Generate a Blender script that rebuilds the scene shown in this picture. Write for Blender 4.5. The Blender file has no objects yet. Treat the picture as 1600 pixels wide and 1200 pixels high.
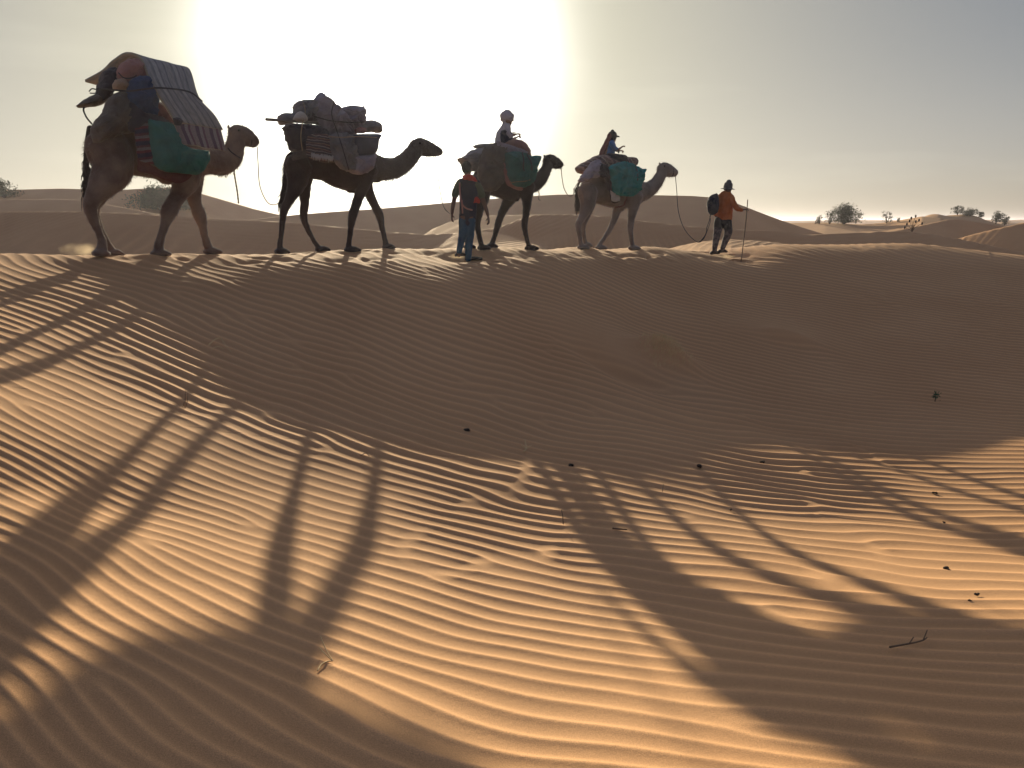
import bpy, bmesh, math, random
import numpy as np
from mathutils import Vector, Matrix
R = math.radians
random.seed(7); rng = np.random.default_rng(11)
scn = bpy.context.scene
COL = scn.collection

# ------------------------------------------------------------------ camera, sky, sun, exposure
F = 1170.0; PITCH = math.atan2(255.0, F)
CP, SP = math.cos(PITCH), math.sin(PITCH)
cam = bpy.data.cameras.new('camera'); cam.lens = 36.0*F/1600.0; cam.sensor_width = 36
cam.clip_start = 0.05; cam.clip_end = 9000
camo = bpy.data.objects.new('camera', cam); COL.objects.link(camo)
camo.location = (0, 0, 0); camo.rotation_euler = (R(90)-PITCH, 0, 0)
scn.camera = camo

def ray(px, py):
    a = (px-800.0)/F; b = (600.0-py)/F
    return a, b*SP+CP, b*CP-SP
SUNV = Vector(ray(604, 92)).normalized()
SUN_EL = math.asin(SUNV.z); SUN_AZ = math.atan2(SUNV.x, SUNV.y)
world = bpy.data.worlds.new('World'); scn.world = world; world.use_nodes = True
nt = world.node_tree; nt.nodes.clear()
N = nt.nodes.new; L = nt.links.new
wo = N('ShaderNodeOutputWorld'); bg = N('ShaderNodeBackground')
sky = N('ShaderNodeTexSky'); sky.sky_type = 'NISHITA'; sky.sun_disc = False
sky.sun_elevation = SUN_EL; sky.sun_rotation = SUN_AZ
sky.altitude = 400; sky.air_density = 1.0; sky.dust_density = 3.0; sky.ozone_density = 1.5
geo = N('ShaderNodeNewGeometry')
dot = N('ShaderNodeVectorMath'); dot.operation = 'DOT_PRODUCT'
L(geo.outputs['Incoming'], dot.inputs[0]); dot.inputs[1].default_value = (-SUNV.x, -SUNV.y, -SUNV.z)
def wmath(op, a, b=None):
    m = N('ShaderNodeMath'); m.operation = op
    for i, v in enumerate((a, b)):
        if v is None: continue
        if isinstance(v, (int, float)): m.inputs[i].default_value = v
        else: L(v, m.inputs[i])
    return m.outputs[0]
ang = wmath('ARCCOSINE', wmath('MINIMUM', wmath('MAXIMUM', dot.outputs['Value'], -1.0), 0.99999))
def glow(width, power, amp):
    return wmath('MULTIPLY', wmath('EXPONENT', wmath('MULTIPLY', wmath('POWER', wmath('DIVIDE', ang, width), power), -1.0)), amp)
def colmul(val, col):
    v = N('ShaderNodeVectorMath'); v.operation = 'SCALE'; v.inputs[0].default_value = col; L(val, v.inputs['Scale']); return v.outputs[0]
def vadd(a, b):
    v = N('ShaderNodeVectorMath'); v.operation = 'ADD'; L(a, v.inputs[0]); L(b, v.inputs[1]); return v.outputs[0]
sc_ = N('ShaderNodeVectorMath'); sc_.operation = 'MULTIPLY'; L(sky.outputs[0], sc_.inputs[0]); sc_.inputs[1].default_value = (0.93, 1.0, 1.46)
tot = sc_.outputs[0]
def vop(op, a, b):
    v = N('ShaderNodeVectorMath'); v.operation = op
    for i, q in enumerate((a, b)):
        if isinstance(q, tuple): v.inputs[i].default_value = q
        else: L(q, v.inputs[i])
    return v.outputs[0]
# dust in the air evens out the clear-sky gradient
tot = vop('DIVIDE', tot, vop('ADD', (1, 1, 1), vop('DIVIDE', tot, (5.0, 4.9, 4.6))))
tot = vadd(tot, colmul(glow(R(8.9), 3.0, 60.0), (1.0, 0.98, 0.9)))
tot = vadd(tot, colmul(glow(R(20.0), 1.25, 5.6), (1.0, 0.94, 0.5)))
sx = N('ShaderNodeSeparateXYZ'); L(geo.outputs['Incoming'], sx.inputs[0])
band = wmath('MULTIPLY', wmath('EXPONENT', wmath('MULTIPLY', wmath('POWER', wmath('MULTIPLY', wmath('ABSOLUTE', sx.outputs['Z']), 6.5), 2.0), -1.0)), 1.7)
tot = vadd(tot, colmul(band, (1.0, 0.92, 0.78)))
# brightness added to the sky above the frame, to lift and cool the shade
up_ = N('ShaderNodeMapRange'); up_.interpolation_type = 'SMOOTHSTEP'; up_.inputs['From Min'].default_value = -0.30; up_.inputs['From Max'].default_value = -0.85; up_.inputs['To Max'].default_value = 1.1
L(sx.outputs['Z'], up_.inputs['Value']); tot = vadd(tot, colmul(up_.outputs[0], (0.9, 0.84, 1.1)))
# thin dry-season cirrus, very faint
tc = N('ShaderNodeTexCoord'); mp = N('ShaderNodeMapping'); mp.inputs['Scale'].default_value = (1.2, 1.2, 9.0); mp.inputs['Rotation'].default_value = (0, R(9), 0)
L(tc.outputs['Generated'], mp.inputs[0]); nz = N('ShaderNodeTexNoise'); nz.inputs['Scale'].default_value = 1.6; nz.inputs['Detail'].default_value = 6
L(mp.outputs[0], nz.inputs['Vector'])
cr = N('ShaderNodeMapRange'); cr.inputs['From Min'].default_value = 0.52; cr.inputs['From Max'].default_value = 0.8; cr.inputs['To Max'].default_value = 1.0
L(nz.outputs['Fac'], cr.inputs['Value']); tot = vadd(tot, colmul(cr.outputs[0], (1.0, 0.93, 0.74)))
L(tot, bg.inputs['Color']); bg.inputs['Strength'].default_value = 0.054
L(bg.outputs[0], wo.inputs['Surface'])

sl = bpy.data.lights.new('sun', 'SUN'); sl.energy = 4.7; sl.angle = R(0.56); sl.color = (1.0, 0.86, 0.6)
so = bpy.data.objects.new('sun', sl); COL.objects.link(so); so.location = (-20, 100, 40)
so.rotation_euler = SUNV.to_track_quat('Z', 'Y').to_euler()
scn.view_settings.view_transform = 'Standard'; scn.view_settings.look = 'None'
scn.view_settings.exposure = 0.85; scn.view_settings.gamma = 1.0; scn.view_settings.use_curve_mapping = False

# ------------------------------------------------------------------ helpers
def link(o, parent=None):
    COL.objects.link(o)
    if parent is not None: o.parent = parent
    return o
def tag(o, label=None, cat=None, group=None, kind=None):
    for k, v in (('label', label), ('category', cat), ('group', group), ('kind', kind)):
        if v: o[k] = v
    return o
def mesh_obj(name, verts, faces, m, parent=None, smooth=True):
    me = bpy.data.meshes.new(name); me.from_pydata([tuple(v) for v in verts], [], faces); me.update()
    if smooth: me.polygons.foreach_set('use_smooth', [True]*len(me.polygons))
    me.materials.append(m)
    return link(bpy.data.objects.new(name, me), parent)
def world_pt(px, py, Y):
    x, y, z = ray(px, py); t = Y/y
    return Vector((x*t, Y, z*t))
def tan_at(px, py):
    x, y, z = ray(px, py); return z/y

# ------------------------------------------------------------------ materials
def mat(name, col, rough=0.85, var=0.25, scale=6.0, col2=None, bump=0.0, bscale=60.0, sheen=0.0, detail=5.0, coord='Object', thr=(0.35, 0.65), trans=0.0, weave=0.0):
    m = bpy.data.materials.new(name); m.use_nodes = True; t = m.node_tree; b = t.nodes['Principled BSDF']
    b.inputs['Roughness'].default_value = rough; b.inputs['Specular IOR Level'].default_value = 0.25
    c2 = col2 or tuple(c*(1-var) for c in col)
    tc = t.nodes.new('ShaderNodeTexCoord'); n = t.nodes.new('ShaderNodeTexNoise'); n.inputs['Scale'].default_value = scale; n.inputs['Detail'].default_value = detail
    t.links.new(tc.outputs[coord], n.inputs['Vector'])
    r = t.nodes.new('ShaderNodeValToRGB'); r.color_ramp.elements[0].position = thr[0]; r.color_ramp.elements[1].position = thr[1]
    r.color_ramp.elements[0].color = (*col, 1); r.color_ramp.elements[1].color = (*c2, 1)
    t.links.new(n.outputs['Fac'], r.inputs['Fac']); t.links.new(r.outputs['Color'], b.inputs['Base Color'])
    if sheen: b.inputs['Sheen Weight'].default_value = sheen; b.inputs['Sheen Roughness'].default_value = 0.4
    if bump:
        n2 = t.nodes.new('ShaderNodeTexNoise'); n2.inputs['Scale'].default_value = bscale; n2.inputs['Detail'].default_value = 4
        t.links.new(tc.outputs[coord], n2.inputs['Vector'])
        bp = t.nodes.new('ShaderNodeBump'); bp.inputs['Strength'].default_value = bump; bp.inputs['Distance'].default_value = 0.02
        t.links.new(n2.outputs['Fac'], bp.inputs['Height']); t.links.new(bp.outputs[0], b.inputs['Normal'])
    return m

def sand_material():
    m = bpy.data.materials.new('desert_sand'); m.use_nodes = True; t = m.node_tree; b = t.nodes['Principled BSDF']
    nn, lk = t.nodes.new, t.links.new
    b.inputs['Roughness'].default_value = 0.95; b.inputs['Specular IOR Level'].default_value = 0.1
    tc = nn('ShaderNodeTexCoord')
    n1 = nn('ShaderNodeTexNoise'); n1.inputs['Scale'].default_value = 0.35; n1.inputs['Detail'].default_value = 8; lk(tc.outputs['Object'], n1.inputs['Vector'])
    r1 = nn('ShaderNodeValToRGB'); r1.color_ramp.elements[0].position = 0.3; r1.color_ramp.elements[1].position = 0.7
    r1.color_ramp.elements[0].color = (*SAND_A, 1); r1.color_ramp.elements[1].color = (*SAND_B, 1)
    lk(n1.outputs['Fac'], r1.inputs['Fac'])
    n2 = nn('ShaderNodeTexNoise'); n2.inputs['Scale'].default_value = 260; n2.inputs['Detail'].default_value = 3; lk(tc.outputs['Object'], n2.inputs['Vector'])
    mr = nn('ShaderNodeMapRange'); mr.inputs['From Min'].default_value = 0.3; mr.inputs['From Max'].default_value = 0.7; mr.inputs['To Min'].default_value = 0.76; mr.inputs['To Max'].default_value = 1.2
    lk(n2.outputs['Fac'], mr.inputs['Value'])
    # ripple shading painted into the colour: lighter crests, darker troughs, for contrast in shade
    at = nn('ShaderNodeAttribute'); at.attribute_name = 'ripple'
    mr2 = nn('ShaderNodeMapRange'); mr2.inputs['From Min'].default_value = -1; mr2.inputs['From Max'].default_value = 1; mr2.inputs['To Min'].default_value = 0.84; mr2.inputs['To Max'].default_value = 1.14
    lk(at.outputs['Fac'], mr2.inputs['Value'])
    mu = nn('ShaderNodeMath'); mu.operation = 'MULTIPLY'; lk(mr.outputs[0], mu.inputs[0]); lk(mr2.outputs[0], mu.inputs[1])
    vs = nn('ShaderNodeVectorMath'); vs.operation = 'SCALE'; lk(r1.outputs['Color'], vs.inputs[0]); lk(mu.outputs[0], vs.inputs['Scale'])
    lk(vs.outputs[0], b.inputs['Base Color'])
    bp = nn('ShaderNodeBump'); bp.inputs['Strength'].default_value = 0.5; bp.inputs['Distance'].default_value = 0.0018; lk(n2.outputs['Fac'], bp.inputs['Height'])
    n3 = nn('ShaderNodeTexNoise'); n3.inputs['Scale'].default_value = 34; n3.inputs['Detail'].default_value = 5; lk(tc.outputs['Object'], n3.inputs['Vector'])
    bp2 = nn('ShaderNodeBump'); bp2.inputs['Strength'].default_value = 0.35; bp2.inputs['Distance'].default_value = 0.004; lk(n3.outputs['Fac'], bp2.inputs['Height'])
    lk(bp2.outputs[0], bp.inputs['Normal']); lk(bp.outputs[0], b.inputs['Normal'])
    return m
SAND_A = (0.61, 0.35, 0.175); SAND_B = (0.53, 0.29, 0.138)

# ------------------------------------------------------------------ who stands where (depth along the view, heading)
CAMELS = {1: dict(px=240, Y=10.9, psi=R(46)), 2: dict(px=520, Y=13.3, psi=R(38)),
          3: dict(px=790, Y=15.1, psi=R(33)), 4: dict(px=950, Y=17.5, psi=R(30))}
for c in CAMELS.values():
    c['o'] = world_pt(c['px'], 392, c['Y']); c['dir'] = Vector((math.cos(c['psi']), math.sin(c['psi']), 0)); c['lat'] = Vector((math.sin(c['psi']), -math.cos(c['psi']), 0))
def onplane(c, px, py, lat=0.0):
    """ray through a pixel meets the vertical plane along the walking line, moved sideways (lat > 0: towards the camera side)"""
    d = Vector(ray(px, py)); p0 = c['o'] + c['lat']*lat; n = c['lat']
    return d * (p0.dot(n)/d.dot(n))

FEET = {1: [(161, 400, .2), (182, 401, -.2), (252, 400, .2), (332, 397, -.2)],
        2: [(443, 397, .18), (503, 393.5, -.18), (551, 394, .18), (607, 389, -.18)],
        3: [(755, 390.5, .18), (769, 388, -.18), (829, 391, .16), (829, 391, .16)],
        4: [(910, 389.5, .16), (919, 385.5, -.16), (939, 390.5, -.05), (992, 390.5, .16)]}

# ------------------------------------------------------------------ terrain
def column(px, Yc, pyc, rest):
    out = []; Y = Yc; z = Yc*tan_at(px, pyc); out.append((px, Y, z))
    for e in rest:
        t = tan_at(px, e[0])
        if len(e) == 2:      # slope from the previous point
            s = e[1]; Yn = (z - s*Y)/(t - s)
        else: Yn = e[2]/t
        zn = Yn*t; out.append((px, Yn, zn)); Y, z = Yn, zn
    return out
COLS = [
 column(-420, 8.0, 402, [(520, .15), (650, .15), (800, 'z', -1.33), (1000, 'z', -1.47), (1200, 'z', -1.5)]),
 column(0, 9.6, 398.5, [(425, .12), (520, .19), (600, .165), (700, .16), (800, 'z', -1.42), (900, 'z', -1.47), (1000, 'z', -1.5), (1200, 'z', -1.49)]),
 column(150, 10.7, 400, [(425, .115), (470, .19), (520, .2), (600, .19), (700, .13), (800, 'z', -1.6), (900, 'z', -1.58), (1000, 'z', -1.54), (1200, 'z', -1.48)]),
 column(340, 11.9, 397.5, [(418, .10), (445, .2), (500, .26), (570, .225), (640, .15), (720, 'z', -1.69), (800, 'z', -1.73), (900, 'z', -1.69), (1000, 'z', -1.64), (1200, 'z', -1.5)]),
 column(540, 13.4, 391.5, [(419, .085), (442, .22), (480, .30), (560, .26), (620, .17), (690, 'z', -1.77), (800, 'z', -1.85), (900, 'z', -1.81), (1000, 'z', -1.73), (1200, 'z', -1.54)]),
 column(800, 15.4, 387.5, [(409, .08), (427, .22), (450, .28), (520, .28), (600, .22), (680, .12), (735, 'z', -1.99), (800, 'z', -2.03), (900, 'z', -1.94), (1000, 'z', -1.8), (1200, 'z', -1.6)]),
 column(1000, 18.0, 386, [(400, .09), (418, .22), (450, .27), (520, .27), (600, .23), (695, 'z', -2.10), (800, 'z', -2.14), (900, 'z', -2.02), (1000, 'z', -1.8), (1200, 'z', -1.58)]),
 column(1200, 19.9, 382, [(396, .10), (415, .2), (450, .24), (520, .25), (600, .22), (690, 'z', -2.30), (800, 'z', -2.28), (900, 'z', -2.05), (1000, 'z', -1.8), (1200, 'z', -1.56)]),
 column(1400, 20.6, 381, [(410, .16), (450, .22), (520, .24), (600, .22), (690, 'z', -2.58), (800, 'z', -2.32), (900, 'z', -2.06), (1000, 'z', -1.8), (1200, 'z', -1.54)]),
 column(1600, 19.6, 403, [(430, .16), (470, .2), (540, .22), (610, .21), (690, 'z', -2.58), (800, 'z', -2.32), (900, 'z', -2.06), (1000, 'z', -1.8), (1200, 'z', -1.52)]),
 column(1950, 18.0, 428, [(470, .16), (540, .2), (610, .2), (700, 'z', -2.5), (850, 'z', -2.2), (1000, 'z', -1.8), (1200, 'z', -1.52)]),
]
P = []
for col in COLS:
    for k, (px, Y, z) in enumerate(col):
        w = world_pt(px, 600, Y); P.append((w.x, Y, z))
    px, Y, z = col[0]; s = z/Y
    for dY, dz in ((1.6, -.18), (4.0, -.75), (8.0, -1.6)):
        w = world_pt(px, 600, Y+dY); P.append((w.x, Y+dY, z+s*dY*0+dz))
for x in (-6, -2, 2, 6): P.append((x, -2.0, -1.5)); P.append((x, -5, -1.5))
for k, fl in FEET.items():
    for (px, py, lat) in fl:
        w = onplane(CAMELS[k], px, py, lat); P.append((w.x, w.y, w.z))
for (px, py, Y) in ((738, 409, 13.7), (1122, 400, 18.2), (1160, 409, 18.0)):
    w = world_pt(px, py, Y); P.append(tuple(w))
P = np.array(P); SCL = 5.0
def tps_fit(P, lam=0.0015):
    n = len(P); X = P[:, :2]/SCL
    d2 = ((X[:, None]-X[None])**2).sum(-1); K = 0.5*d2*np.log(d2+1e-9)
    A = np.zeros((n+3, n+3)); A[:n, :n] = K + lam*np.eye(n); A[:n, n] = 1; A[:n, n+1:] = X; A[n, :n] = 1; A[n+1:, :n] = X.T
    b = np.zeros(n+3); b[:n] = P[:, 2]; return X, np.linalg.solve(A, b)
TX, TW = tps_fit(P)
def near_z(x, y):
    x = np.asarray(x, float)/SCL; y = np.asarray(y, float)/SCL
    z = TW[-3] + TW[-2]*x + TW[-1]*y
    for (a, b), w in zip(TX, TW[:-3]):
        d2 = (x-a)**2 + (y-b)**2; z = z + 0.5*w*d2*np.log(d2+1e-9)
    return z
# dunes behind the near ridge: crest line as seen, distance, front slope, back slope, rounding
DUNES = [
 (28, .33, .12, .10, [(-900, 335), (-300, 332), (0, 331), (130, 331), (200, 333), (350, 343), (430, 346), (500, 352), (600, 362), (665, 366.5), (720, 364.5), (750, 361), (790, 352), (820, 339), (845, 334.5), (900, 335), (950, 338), (1000, 345), (1080, 354), (1230, 363), (1260, 367), (1340, 364), (1400, 361), (1450, 364), (1500, 373), (1600, 393), (1800, 420), (2500, 450)]),
 (33, .10, .15, .2, [(560, 440), (650, 376), (675, 358), (700, 348), (730, 339), (770, 337), (840, 335.5), (900, 345), (1000, 400)]),
 (22.6, .07, .15, .2, [(960, 440), (1030, 393), (1060, 385), (1090, 378.5), (1120, 375), (1145, 374), (1180, 376), (1215, 379), (1260, 386), (1330, 420)]),
 (52, .33, .15, .25, [(300, 420), (380, 345), (430, 339), (470, 335), (520, 331), (580, 327), (640, 322), (720, 315), (800, 308), (870, 304), (950, 303.5), (1080, 306), (1110, 308.5), (1150, 318), (1200, 337), (1235, 349), (1260, 357), (1290, 366), (1330, 380), (1400, 420)]),
 (66, .33, .15, .3, [(-900, 300), (-300, 292), (0, 297), (100, 294.5), (190, 297), (230, 294.5), (270, 293), (290, 294.5), (310, 300), (350, 312), (400, 327), (430, 334), (480, 345), (560, 380)]),
 (45, .30, .12, .15, [(-900, 305), (-200, 308), (0, 311), (100, 311), (135, 313), (200, 325), (260, 337), (330, 348), (420, 380)]),
 (62, .10, .2, .25, [(1100, 370), (1180, 351), (1240, 348), (1290, 347.5), (1345, 351), (1380, 348), (1400, 345), (1440, 338), (1470, 341), (1520, 355), (1600, 380)]),
 (50, .42, .15, .15, [(1300, 390), (1340, 369), (1400, 360), (1440, 352), (1480, 343), (1500, 342.5), (1530, 347), (1560, 352), (1600, 358), (1700, 375)]),
 (84, .32, .15, .25, [(1400, 352), (1430, 341), (1450, 335.5), (1465, 333.5), (1500, 334), (1530, 338), (1560, 347), (1590, 356), (1650, 370)]),
 (36, .55, .12, .08, [(1440, 400), (1490, 376), (1520, 367), (1560, 357), (1600, 348), (1700, 338), (2000, 330), (2500, 345)]),
 (170, .2, .1, 1.0, [(-1500, 335), (-600, 331), (0, 340), (400, 338), (800, 344), (1100, 343), (1250, 347.5), (1350, 349), (1600, 347), (2200, 343), (3000, 340)]),
 (420, .15, .1, 3.0, [(-2500, 341), (0, 342), (700, 343.5), (1300, 344), (1600, 343), (3500, 342)]),
]
for d in DUNES:
    pts = d[4]
    A_ = np.array([ray(p[0], 345)[0]/ray(p[0], 345)[1] for p in pts]); T_ = np.array([tan_at(*p) for p in pts])
    aa = np.linspace(A_[0], A_[-1], 800); tt = np.interp(aa, A_, T_)
    k = np.exp(-np.linspace(-2.2, 2.2, 13)**2); k /= k.sum(); tt = np.convolve(np.pad(tt, 6, mode='edge'), k, 'valid')
    d_ = (aa, tt)
    DUNES[DUNES.index(d)] = (*d[:4], d_)
def smax(a, b, k):
    h = np.clip(0.5+0.5*(b-a)/k, 0, 1); return a*(1-h)+b*h + k*h*(1-h)
def far_z(x, y):
    ys = np.maximum(y, 1.0); a = x/ys
    z = np.full_like(x, -3.2) - 0.004*np.clip(y-60, 0, 1200)
    for (D, s1, s2, w, (aa, tt)) in DUNES:
        wob = D*(1+0.06*np.sin(a*9+D))
        zc = np.interp(a, aa, tt)*wob
        zc = np.where(a < aa[0], zc-(aa[0]-a)*D*.4, np.where(a > aa[-1], zc-(a-aa[-1])*D*.4, zc))
        u = wob - y
        fr = s1*(np.sqrt(u*u+w*w)-w); bk = s2*(np.sqrt(u*u+w*w)-w)
        z = smax(z, zc - np.where(u > 0, fr, bk), 0.02*D/28)
    return z
def smooth01(t): t = np.clip(t, 0, 1); return t*t*(3-2*t)
def base_z(x, y, zn=None):
    x = np.asarray(x, float); y = np.asarray(y, float)
    if zn is None: zn = near_z(x, y)
    r = np.hypot(x, y); wn = 1-smooth01((y-23)/4.0)
    wn = wn*(1-smooth01((np.abs(x)-22)/8.0))
    side = -2.2
    zn = zn*wn + (1-wn)*np.where(y < 23, side, -3.4)
    return smax(zn, np.where(y > 18, far_z(x, y), -9), 0.05)

# ---- ripple field: crest direction (deg, + = falls to the right in view) and spacing (pixels) measured over the photo
RIP = [(60,450,22,9.5),(100,600,22,13.5),(150,680,25,15),(80,760,25,12.5),(300,520,24,11),(450,470,30,11),(560,540,29,12),(600,560,25,13),(720,620,17,13.2),(750,450,27,8),
 (400,700,20,15.5),(600,770,8,14.5),(660,850,8,14.7),(850,450,25,6.5),(1000,500,23,5.6),(1200,450,17,4),(1500,450,10,3.8),(850,600,20,11),(1000,600,24,9),(1200,600,19,5.5),
 (1450,620,10,5.4),(900,750,7,12.5),(1100,720,5,9.5),(1250,760,3,7.8),(1400,720,4,7),(1250,850,2,13),(100,820,25,14),(50,1000,30,34),(200,1000,32,37),(250,1100,37,54),(120,1150,42,62),
 (450,1000,18,23),(600,950,8,18),(700,1000,8,20),(560,1100,24,40),(700,1150,20,38),(860,1040,8,17.5),(860,1150,12,31),(900,850,3,15.5),(1500,850,0,12),(900,950,5,16.5),
 (1200,960,4,17),(1400,1050,5,17.5),(1400,1140,6,26),(1550,1000,-2,18),(1100,1130,8,27),(1550,1140,3,27),(0,500,22,11),(650,420,22,6),(330,420,20,8),(1000,420,17,4.2),(1400,520,12,4.4),(300,850,18,16)]
def hit(px, py):
    x, y, z = ray(px, py); ts = np.linspace(1.2, 24, 1600)/y
    d = z*ts - near_z(x*ts, y*ts); i = int(np.argmax(d < 0)); i = max(i, 1)
    f = d[i-1]/(d[i-1]-d[i]); t = ts[i-1]+(ts[i]-ts[i-1])*f
    return x*t, y*t
def qc(x, y): return x/(np.maximum(y, -1.5)*0.5+3.0)/1.3, (np.log(np.maximum(y+2.5, .3))-2.0)*1.3
# spread the measured directions and spacings over a regular lattice of the slope
_R = np.array(RIP, float); RIPG = [tuple(r_) for r_ in RIP]
def _sc(px, py): return px/260.0, np.log(py-330.0)*2.4
_u, _v = _sc(_R[:, 0], _R[:, 1])
for gy_ in (405, 425, 455, 495, 545, 600, 660, 725, 800, 880, 970, 1070, 1180):
    for gx_ in range(0, 1601, 160):
        a_, b_ = _sc(gx_, gy_); w_ = np.exp(-((_u-a_)**2+(_v-b_)**2)/(2*.42**2))+1e-9
        RIPG.append((gx_, gy_, float((w_*_R[:, 2]).sum()/w_.sum()), float(np.exp((w_*np.log(_R[:, 3]*_R[:, 1]**0)).sum()/w_.sum()))))
CEN = [qc(*hit(r_[0], r_[1])) for r_ in RIPG[len(RIP):]]
def basis(x, y):
    u, v = qc(np.asarray(x, float), np.asarray(y, float)); out = [u, v, u*v, v*v, u*u]
    for (a, b) in CEN:
        d2 = (u-a)**2+(v-b)**2; out.append(.5*d2*np.log(d2+1e-6))
    return np.stack(out, -1)
rowsA, rowsB = [], []
for (px, py, an, sp) in RIPG:
    d = max(1.5, sp*0.2)
    gy = 1.0/(sp*.97); gx = -math.tan(R(an))*gy
    for (dx, dy, g) in ((d*2, 0, gx), (0, d, gy)):
        q0 = hit(px-dx, py-dy); q1 = hit(px+dx, py+dy)
        dd = 2*(dx+dy); w = sp/dd
        rowsA.append((basis(np.array(q1[0]), np.array(q1[1]))-basis(np.array(q0[0]), np.array(q0[1])))*w); rowsB.append(g*dd*w)
A_ = np.array(rowsA); B_ = np.array(rowsB)
rg = np.full(A_.shape[1], 1e-6)*len(RIPG)/len(RIP); rg[:5] = 1e-9
PH = np.linalg.solve(A_.T@A_ + np.diag(rg), A_.T@B_)
print('ripple fit residual', np.abs(A_@PH-B_).mean(), np.abs(B_).mean())
def phase(x, y): return -(basis(np.clip(x, -14, 16), np.clip(y, -1.5, 23)) @ PH)
# ---- Swift-Hohenberg stripes: natural forks and lens-shaped merges
def stripes(n=1024, waves=150, steps=44):
    k = np.fft.fftfreq(n)*n/waves; kx = k[None, :]; ky = k[:, None]
    Lk = 0.35 - (1-(kx**2+ky**2))**2*2.2 - 0.8*kx**2
    dt = 0.5; E = np.exp(Lk*dt)
    E = E.astype(np.float32)[:, :n//2+1] if False else E
    u = rng.standard_normal((n, n))*0.3
    for _ in range(steps):
        uh = np.fft.fft2(u - dt*u**3); u = np.real(np.fft.ifft2(uh*E))
    return (u/ (u.std()*1.41)).astype(np.float32)
SH = stripes(); SHN, SHW = 1024, 150.0
_f = np.fft.fft2(SH); _ky = np.sign(np.fft.fftfreq(SHN))[:, None]
SHQ = np.real(np.fft.ifft2(_f*(-1j)*_ky)).astype(np.float32)      # quarter-wave partner: gives the place within each ripple
def sh_sample(a, b, both=False):
    """a along the crest, b across, both in ripple wavelengths; bicubic-ish (smoothed bilinear) lookup"""
    fa = (a*SHN/SHW) % SHN; fb = (b*SHN/SHW) % SHN
    ia = np.floor(fa).astype(np.int32); ib = np.floor(fb).astype(np.int32); ta = (fa-ia); tb = (fb-ib)
    out = 0; outq = 0
    def cw(t): return (((-.5*t+1)*t-.5)*t, ((1.5*t-2.5)*t)*t+1, ((-1.5*t+2)*t+.5)*t, ((.5*t-.5)*t)*t)
    wa, wb = cw(ta), cw(tb)
    for i in range(4):
        row = 0; rowq = 0
        for j in range(4):
            ix = ((ib+i-1) % SHN, (ia+j-1) % SHN); row = row + wa[j]*SH[ix]
            if both: rowq = rowq + wa[j]*SHQ[ix]
        out = out + wb[i]*row; outq = outq + wb[i]*rowq
    return (out, outq) if both else out
def vnoise(x, y, s, seed):
    """smooth value noise"""
    g = np.random.default_rng(seed).standard_normal((64, 64)); u = (x/s) % 64; v = (y/s) % 64
    i = np.floor(u).astype(int); j = np.floor(v).astype(int); a = smooth01(u-i); b = smooth01(v-j)
    return (g[j % 64, i % 64]*(1-a)+g[j % 64, (i+1) % 64]*a)*(1-b)+(g[(j+1) % 64, i % 64]*(1-a)+g[(j+1) % 64, (i+1) % 64]*a)*b
MOUNDS = []   # (x, y, rx, ry, rot, h, smooth-out) local heaps and hollows, filled below
def mound(px, py, rx, ry, h, rot=0.0, kill=1.0):
    x, y = hit(px, py); MOUNDS.append((x, y, rx, ry, rot, h, kill))
mound(1035, 562, .5, .30, .32, R(-15), 1.2); mound(975, 584, .7, .24, -.12, R(-12), .5); mound(960, 545, 1.0, .6, .05, R(-10), 1.2); mound(1215, 518, .9, .5, .04, R(-10), 1.2); mound(1230, 530, .5, .2, .12, R(-20), 1.0)
mound(975, 585, .5, .2, -.04, R(-10), .3)
_rs = random.Random(5)
for c_, n_ in ((430, 10), (560, 12), (690, 8), (790, 12), (870, 12), (960, 12), (1060, 12), (1120, 10), (330, 6), (200, 5), (1010, 8)):
    for _ in range(n_):
        mound(c_+_rs.uniform(-55, 55), _rs.uniform(392, 411 if c_ > 400 else 404), _rs.uniform(.08, .17), _rs.uniform(.10, .24), _rs.choice((-.03, -.04, -.03, .02)), _rs.uniform(-.5, .5), .35)
def ripples(x, y, ph, lam):
    s, q = sh_sample(x/.25 + 31.0, ph + 40.0 + 0.14*vnoise(x, y, .9, 3) + .07*vnoise(x, y, .35, 4), True)
    A = np.sqrt(s*s+q*q); ang_ = np.arctan2(q, s); ang_ = ang_ + RIPPLE_SKEW*np.sin(ang_)
    prof = (1 - 2*np.abs(np.sin(ang_/2))**1.25 + .12)*np.minimum(1.0, A/.6)
    return prof, RIPPLE_AMP*lam*np.clip(1+0.3*vnoise(x, y, 1.3, 8), .5, 1.5)
RIPPLE_AMP = 0.037; RIPPLE_SKEW = 0.25
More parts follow.
